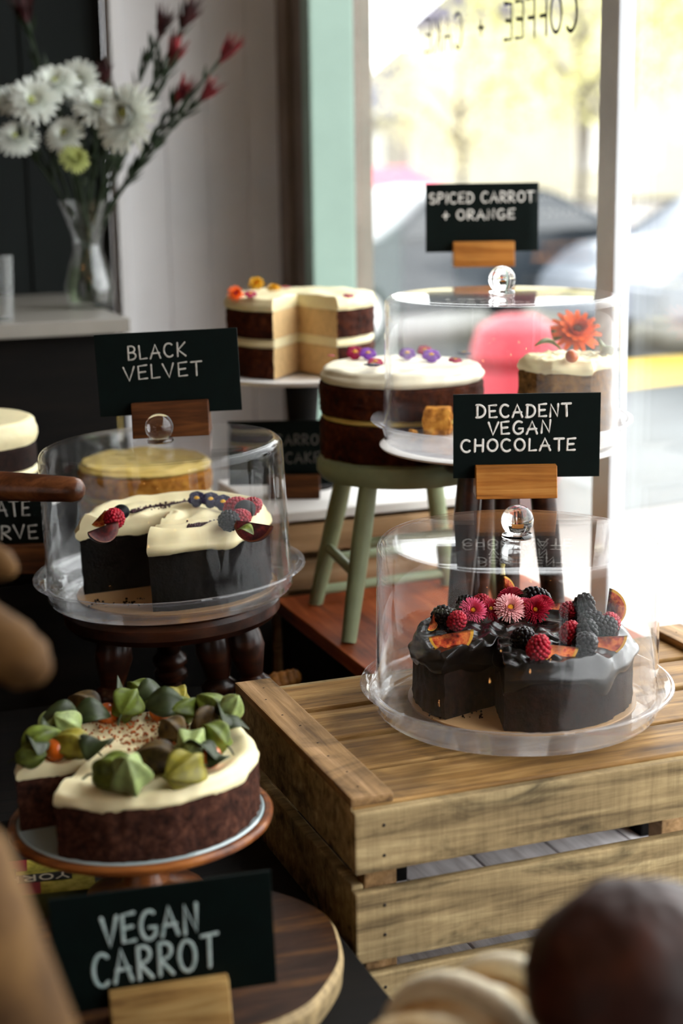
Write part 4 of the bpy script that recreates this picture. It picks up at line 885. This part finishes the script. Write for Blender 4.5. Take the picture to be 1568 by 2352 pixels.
# ------------------------------------------------------------------ tea box
tp = at(92, 2012, -.090); t = thing('tea_box', 'flat red and yellow tea box, upside down to us, under the vegan carrot cake', 'box', (tp.x, tp.y, -.1215), (0, 0, radians(-9)))
CB = plain('dark box side', '#241a10', .6); RED = plain('red print', '#8c1c26', .5, .1); LAND = speckle('yellow green landscape print', ['#6a6a24', '#a89a3c', '#d0bf5c', '#7d8a35'], 40, .5, 0); BLK = plain('black print', '#0c0d0c', .5); CRM = plain('cream print', '#d9cdb4', .5)
bxw, bxd, bxh = .074, .040, .0315
bm = bmesh.new(); box(bm, -.11, .052, -bxd, bxd, 0, bxh, .0008); mk('carton', bm, [plain('olive carton side', '#3f3d1c', .6)], t)
bm = bmesh.new(); box(bm, -.109, .051, -bxd+.001, bxd-.001, bxh, bxh+.0003); mk('landscape_panel', bm, LAND, t)
bm = bmesh.new(); box(bm, -.109, .000, -bxd+.001, -.012, bxh+.0003, bxh+.0006); box(bm, -.109, -.012, .014, bxd-.001, bxh+.0003, bxh+.0006); box(bm, -.109, -.03, -.012, .014, bxh+.0003, bxh+.0006); mk('red_panel', bm, RED, t)
bm = bmesh.new(); box(bm, -.10, .030, -.014, .004, bxh+.0006, bxh+.0009); box(bm, -.085, -.022, .004, .020, bxh+.0006, bxh+.0009); mk('name_panel', bm, BLK, t)
bm = bmesh.new(); write(bm, 'YORKSHIRE', -.027, .095, .0115, -.001, .0011, jit=0); write(bm, 'TEA', .030, .070, -.0045, -.0165, .0011, jit=0)
for v in bm.verts: v.co = Vector((-v.co.x, -v.co.z+0.0, bxh+.0011+v.co.y*.3))
mk('lettering', bm, CRM, t, recalc=False)
# ------------------------------------------------------------------ vase of flowers on the grey shelf
VB = at(208, 706, .3105); VB.z = .3105
fm = plain('white chrysanthemum petals', '#e2e6dd', .6, .06, 60, sss=.1); fgr = plain('green flower heart', '#a9b06a', .6, .1, 60); STEM = plain('dark green stem', '#1c2a15', .6, .2, 60); STEMR = plain('olive stem', '#3a3f1c', .6, .2, 60)
v = thing('flower_vase', 'clear waisted glass vase on the grey shelf', 'vase', VB); bm = bmesh.new()
o_ = [(.036, 0), (.043, .01), (.045, .04), (.036, .075), (.026, .105), (.027, .13), (.038, .165), (.050, .195)]; lathe(bm, [(0, 0)]+o_+[(r-.003, z) for r, z in reversed(o_[1:])]+[(0, .012)], 48); put('glass_body', bm, clear('vase glass', edge=.2, edge_col=(.5, .55, .5), scratch=.01), v, 60)
bm = bmesh.new(); lathe(bm, [(0, .0125), (.039, .0125), (.0415, .04), (.033, .074), (0, .076)], 40); put('water', bm, clear('vase water', (.75, .8, .7), ior=1.33, edge=.1, edge_col=(.3, .33, .25)), v, 60)
def stalk(top, name, label, head=None, sc=1.0, leaves=10, lm=STEM, tuft=False, spread=.010, seed=0):
    rn = random.Random(seed); b = VB+Vector((rn.uniform(-.02, .02), rn.uniform(-.02, .02), .016)); nk = VB+Vector((rn.uniform(-.012, .012), rn.uniform(-.012, .012), .115)); tp_ = Vector(top)
    dr = (tp_-nk).normalized(); n2 = nk.lerp(tp_, .5)+Vector((0, 0, .012))
    t = thing(name, label, 'flower', b); bm = bmesh.new(); P = [b, b.lerp(nk, .5), nk, nk.lerp(n2, .5)+Vector((0, 0, .003)), n2, n2.lerp(tp_, .5)+Vector((0, 0, .006)), tp_]
    tube(bm, [p-b for p in P], .0028, 8); mk('stem', bm, lm, t, smooth=True)
    bm = bmesh.new()
    for k in range(leaves):
        s = rn.uniform(.35, .97); c = n2.lerp(tp_, max(0, (s-.5)*2)) if s > .5 else nk.lerp(n2, s*2); d = (dr+Vector((rn.uniform(-1, 1), rn.uniform(-1, 1), rn.uniform(-.3, .8)))*.55).normalized(); L = rn.uniform(.03, .05)*sc
        tube(bm, [c-b, c+d*L*.5-b, c+d*L-b], [.001, .0045, .0006], 6, .3)
    mk('leaves', bm, lm, t); 
    q = dr.to_track_quat('Z', 'Y').to_matrix().to_4x4()
    if tuft:
        bm = bmesh.new()
        for k in range(34):
            a = rn.uniform(0, 2*pi); e = rn.uniform(.1, .55); d = (q.to_3x3() @ Vector((cos(a)*e, sin(a)*e, 1))).normalized(); L = rn.uniform(.03, .055)*sc; c = tp_-dr*rn.uniform(.0, .02)
            tube(bm, [c-b, c+d*L*.5-b, c+d*L-b], [.0012, .0042, .0006], 6, .35)
        mk('bracts', bm, head, t)
    else:
        f = daisy(.030*sc, head, fgr, 22, 5, 'tmp'); bm = bmesh.new()
        for ch, nm, mm in ((f.children[0], 'petals', head), (f.children[1], 'flower_centre', fgr)):
            me = ch.data; o = new_ob(nm, me, t); o.matrix_local = Matrix.Translation(tp_-b) @ (Matrix.Rotation(FACE, 4, 'Z') @ Matrix.Rotation(radians(rn.uniform(35, 80)), 4, 'X') @ Matrix.Rotation(radians(rn.uniform(-30, 30)), 4, 'Y'))
            if len(me.materials) == 0: me.materials.append(mm)
        for ch in list(f.children): bpy.data.objects.remove(ch)
        bpy.data.objects.remove(f)
D0 = 2.86
FB = plain('brown red bracts', '#3c1416', .6, .4, 60); FR = plain('red bracts', '#7c2228', .6, .35, 60)
for i, (px, py, d, sc, lab) in enumerate([(125, 195, 0, 1.3, 'white chrysanthemum at the top of the bunch'), (178, 190, .04, 1.2, 'white chrysanthemum right of the topmost one'), (78, 232, -.03, 1.25, 'white chrysanthemum at the upper left of the bunch'), (228, 245, -.04, 1.3, 'white chrysanthemum left of the brightest bloom'), (292, 272, -.06, 1.75, 'largest and brightest white chrysanthemum at the right'),
  (40, 320, -.02, 1.1, 'creamy chrysanthemum at the lower left of the bunch'), (150, 312, -.03, 1.0, 'dim cream chrysanthemum in the middle below the white ones'), (170, 366, -.05, .75, 'small yellow green chrysanthemum bud low in the bunch'), (30, 235, .03, 1.1, 'white chrysanthemum at the left edge of the picture')]):
    stalk(atd(px, py, D0+d), 'chrysanthemum', lab, fgr if i == 7 else fm, sc*1.25, 8, seed=i)
for i, (px, py, d, sc, m_, lab) in enumerate([(368, 75, .02, 1.1, FB, 'brown red tufted flower near the top'), (425, 50, .0, 1.25, FB, 'topmost brown red tufted flower'), (400, 140, -.02, 1.15, FR, 'red tufted flower under the topmost ones'), (515, 130, .0, 1.1, FR, 'red tufted flower furthest to the right'), (412, 225, .03, .95, FR, 'red tufted flower low beside the largest white bloom'), (468, 220, -.01, .95, FR, 'red tufted flower low on the right'), (240, 185, .05, .9, FB, 'dim dark red tufted flower behind the white blooms'), (60, 45, .1, 1.2, FB, 'dim dark tufted flower in the upper left corner')]):
    stalk(atd(px, py, D0+d), 'tufted_flower', lab, m_, sc, 26, STEM, True, seed=40+i)
g = at(2, 735, .3105); t = tag(put('drinking_glass', (lambda b: (lathe(b, [(0, 0), (.022, 0), (.026, .11), (.0245, .11), (.0205, .004), (0, .004)], 32), b)[1])(bmesh.new()), clear('drinking glass', edge=.5, edge_col=(.7, .75, .75), scratch=.05), None, 60), 'clear drinking glass at the left end of the grey shelf', 'glass'); t.location = (g.x, g.y, .3105)
# ------------------------------------------------------------------ the street outside
SA = radians(9.4); su = Vector((cos(SA), sin(SA), 0)); sn = Vector((-sin(SA), cos(SA), 0)); ZG = -1.1
def sp(u, n, z=0): v_ = su*u+sn*n; return (v_.x, v_.y, ZG+z)
def strip(name, m, u0, u1, n0, n1, z0, z1, kind='structure'):
    bm = bmesh.new(); box(bm, u0-(u0+u1)/2, u1-(u0+u1)/2, n0-(n0+n1)/2, n1-(n0+n1)/2, z0, z1)
    o = mk(name, bm, m, None, sp((u0+u1)/2, (n0+n1)/2), (0, 0, SA)); return tag(o, kind=kind)
STR(bxo('ground', plain('pale pavement', '#8d8884', .6, .08, 2), 1.24, 60, -30, 60, ZG-.1, ZG, bev=0))
strip('road', plain('wet asphalt', '#3d4244', .35, .2, 1.5), 2, 40, 5.75, 22, .001, .006)
strip('road_marking', plain('yellow road paint', '#d9b848', .5, .1, 2), 3, 30, 8.9, 10.0, .007, .010)
strip('far_pavement', plain('pale far pavement', '#8d8884', .6, .08, 2), 2, 40, 15.5, 22, .006, .12)
def car(u, n, body, label, h=1.42, L=4.3, flip=1):
    t = thing('parked_car', label, 'car', sp(u, n, .006), (0, 0, SA+(0 if flip > 0 else pi))); k = h/1.42; Wd = 1.72
    pr = [(-2.15, .3), (-2.12, .62), (-1.75, .88), (-1.15, .95), (-.55, 1.35), (.1, 1.42), (.8, 1.38), (1.5, 1.0), (2.05, .92), (2.15, .6), (2.12, .3)]
    bm = bmesh.new(); S_ = []
    for y, sc_, tz in ((-Wd/2, .97, 0), (-Wd/2*.96, 1, 0), (Wd/2*.96, 1, 0), (Wd/2, .97, 0)):
        S_.append([bm.verts.new((x*sc_, y*(.80 if z_ > 1.2 else 1), z_*k)) for x, z_ in pr])
    for a, b in zip(S_, S_[1:]):
        for i in range(len(pr)): j = (i+1) % len(pr); bm.faces.new((a[i], a[j], b[j], b[i]))
    bm.faces.new(S_[0]); bm.faces.new(S_[-1]); bmesh.ops.bevel(bm, geom=list(bm.edges), offset=.04, segments=2, affect='EDGES')
    put('body', bm, plain(label+' paint', body, .3, .02, 2, coat=.6), t, 30)
    gl = mt('cargl', lambda: plain('dark car glass', '#1c2227', .1, .02, 2, spec=.8))
    for sd in (-1, 1):
        bm = bmesh.new(); vs = [(-.98, .98), (-.5, 1.30), (.72, 1.31), (1.3, 1.02)]
        A = [bm.verts.new((x, sd*(Wd/2*(.99 if z_ < 1.2 else .815)+.012), z_*k)) for x, z_ in vs]; B = [bm.verts.new((x, sd*(Wd/2*(.95 if z_ < 1.2 else .79)), z_*k)) for x, z_ in vs]
        bm.faces.new(A); bm.faces.new(B)
        for i in range(4): bm.faces.new((A[i], A[(i+1) % 4], B[(i+1) % 4], B[i]))
        put('side_window', bm, gl, t)
    for x in (-1.35, 1.35):
        for sd in (-1, 1):
            q_ = Matrix.Translation((x, sd*(Wd/2-.09), .305)) @ Matrix.Rotation(pi/2, 4, 'X'); bm = bmesh.new(); lathe(bm, [(.0, -.1), (.27, -.1), (.31, -.07), (.31, .07), (.27, .1), (0, .1)], 28, mtx=q_)
            w_ = put('wheel', bm, mt('tyre', lambda: plain('black tyre', '#17181a', .7)), t); bm = bmesh.new(); lathe(bm, [(0, -.115), (.20, -.112), (.21, -.1), (.21, .1), (.20, .112), (0, .115)], 24, mtx=q_); put('hub', bm, mt('hub', lambda: plain('bright wheel hub', '#e8e8ea', .3, .02, metal=.0)), w_)
    return t
def upx(px, n, z):      # street coordinate u seen at pixel column px on the line n
    best = min((abs((lambda d: (d.dot(fw) and 784+F*d.dot(r2)/d.dot(fw)))(Vector(sp(u_*.05, n, z))-Vector((0, 0, H)))-px), u_*.05) for u_ in range(20, 1500)); return best[1]
car(upx(1120, 12.7, .3)-.6, 12.7, '#2c3238', 'dark grey car parked across the street behind the tallest dome', 1.36)
car(upx(1530, 10.7, .3)+1.35, 10.7, '#6f757e', 'silver blue car parked across the street at the right edge', 1.36)
t = thing('litter_bin', 'red rounded bin standing on the street behind the tallest dome', 'bin', sp(upx(1190, 6.6, .6), 6.6, .006)); bm = bmesh.new()
lathe(bm, [(0, 0), (.20, 0), (.22, .05), (.23, .7), (.20, .80), (.10, .86), (0, .87)], 32); put('bin_body', bm, plain('red enamel', '#a8343e', .4, .05, 2), t); bm = bmesh.new(); lathe(bm, [(.225, .60), (.24, .61), (.24, .66), (.225, .67)], 32, closed=True); put('rim', bm, plain('dark red enamel', '#7d141c', .4), t)
def house(u, n, w, d, h, m, label, awn=None):
    t = thing('house', label, 'building', sp(u, n, .12), (0, 0, SA)); bm = bmesh.new(); box(bm, -w/2, w/2, 0, d, 0, h); mk('wall', bm, m, t)
    bm = bmesh.new(); A = [bm.verts.new(c) for c in ((-w/2-.2, -.3, h), (w/2+.2, -.3, h), (w/2+.2, d+.2, h), (-w/2-.2, d+.2, h), (-w/2, d/2, h+1.8), (w/2, d/2, h+1.8))]
    for f in ((0, 1, 5, 4), (2, 3, 4, 5), (0, 4, 3), (1, 2, 5), (0, 3, 2, 1)): bm.faces.new([A[i] for i in f])
    mk('roof', bm, mt('roof', lambda: plain('mauve grey slate roof', '#55505c', .7, .1, 2)), t)
    nw = max(2, int(w/2.2))
    for fl in range(int(h//2.9)):
        for k in range(nw):
            cx = -w/2+w*(k+.5)/nw; bm = bmesh.new(); box(bm, cx-.5, cx+.5, -.03, .02, fl*2.9+.9, fl*2.9+2.2); mk('window', bm, mt('curt', lambda: plain('curtained window', '#c4c2bb', .5)), t)
    if awn:
        bm = bmesh.new(); A = [bm.verts.new(c) for c in ((-w/2*.8, -.02, 2.7), (w/2*.8, -.02, 2.7), (w/2*.8, -1.1, 2.25), (-w/2*.8, -1.1, 2.25))]; B = [bm.verts.new(a.co-Vector((0, 0, .05))) for a in A]
        bm.faces.new(A); bm.faces.new(B)
        for i in range(4): bm.faces.new((A[i], A[(i+1) % 4], B[(i+1) % 4], B[i]))
        mk('awning', bm, plain('pink awning', awn, .7, .05), t)
house(upx(800, 56, 2), 56, 9, 8, 2.9, plain('cream render wall', '#8f877e', .8, .05, 1), 'pale low building across the street at the left of the window')
house(upx(1230, 56, 2), 58, 6, 8, 4.2, plain('pinkish render wall', '#aaa28c', .8, .05, 1), 'beige building further back behind the yellow green tree')
house(upx(1620, 40, 2), 40, 12, 8, 5.6, plain('warm cream wall', '#b0aa96', .8, .05, 1), 'warm cream building across the street at the right edge')
def tree(u, n, h, r, label, m, seed):
    t = thing('street_tree', label, 'tree', sp(u, n, .12)); rn = random.Random(seed); bm = bmesh.new(); tube(bm, [(0, 0, 0), (.05, 0, h*.3), (-.05, .1, h*.6), (0, 0, h*.85)], [.16, .13, .09, .03], 10)
    for k in range(7): a = rn.uniform(0, 6.28); z0_ = h*rn.uniform(.3, .6); tube(bm, [(0, 0, z0_), (r*.4*cos(a), r*.4*sin(a), z0_+h*.15), (r*.75*cos(a), r*.75*sin(a), z0_+h*.25)], [.06, .04, .015], 6)
    mk('trunk', bm, plain('grey bark '+str(seed), '#6d665c', .9, .2, 10), t)
    bm = bmesh.new()
    for k in range(2600):
        a, e = rn.uniform(0, 6.28), rn.uniform(-1, 1); rad = r*rn.uniform(.35, 1)**.6*(1+.25*noise.noise(Vector((cos(a)*2, sin(a)*2, e*2+seed)))); q_ = Vector((cos(a)*sqrt(1-e*e), sin(a)*sqrt(1-e*e), e))*rad; c = Vector((q_.x, q_.y, h*.66+q_.z*.85))
        d1_ = Vector((rn.uniform(-1, 1), rn.uniform(-1, 1), rn.uniform(-1, 1))).normalized()*.09; d2_ = d1_.cross(Vector((rn.uniform(-1, 1), rn.uniform(-1, 1), rn.uniform(-1, 1)))).normalized()*.05
        bm.faces.new([bm.verts.new(c+x) for x in (-d1_, d2_, d1_, -d2_)])
    tag(mk('foliage', bm, m, t, recalc=False), kind='stuff')
YG = plain('yellow green foliage', '#c9c587', .7, .2, 3, sss=0); YG2 = plain('pale autumn foliage', '#ded4a8', .7, .2, 3)
tree(upx(1335, 24, 3), 24.0, 6.0, 2.5, 'yellow green tree across the street left of the window post', YG, 1)
tree(upx(1060, 38, 3), 38.0, 4.6, 2.4, 'pale smaller tree further down the street behind the tall sign', YG2, 2)
tree(upx(1600, 32, 3), 32.0, 9.0, 3.2, 'pale yellow tree across the street at the right edge', YG2, 3)

# pink canopied stall across the street
t = thing('market_stall', 'low stall with a pink canopy across the street at the left of the window', 'stall', sp(upx(865, 19, 1.3), 19, .12), (0, 0, SA))
bm = bmesh.new(); A = [bm.verts.new(c) for c in ((-.75, -.6, 1.12), (.75, -.6, 1.12), (.75, .6, 1.12), (-.75, .6, 1.12), (-.5, 0, 1.36), (.5, 0, 1.36))]
for f in ((0, 1, 5, 4), (2, 3, 4, 5), (0, 4, 3), (1, 2, 5), (0, 3, 2, 1)): bm.faces.new([A[i] for i in f])
mk('canopy', bm, plain('pink canopy cloth', '#c05a6c', .7, .05), t)
for x in (-.7, .66):
    for y in (-.55, .51): bxo('post', WHITE, x, x+.04, y, y+.04, .002, 1.12, t)
bxo('counter', WHITE, -.66, .66, -.5, .5, .55, .60, t)
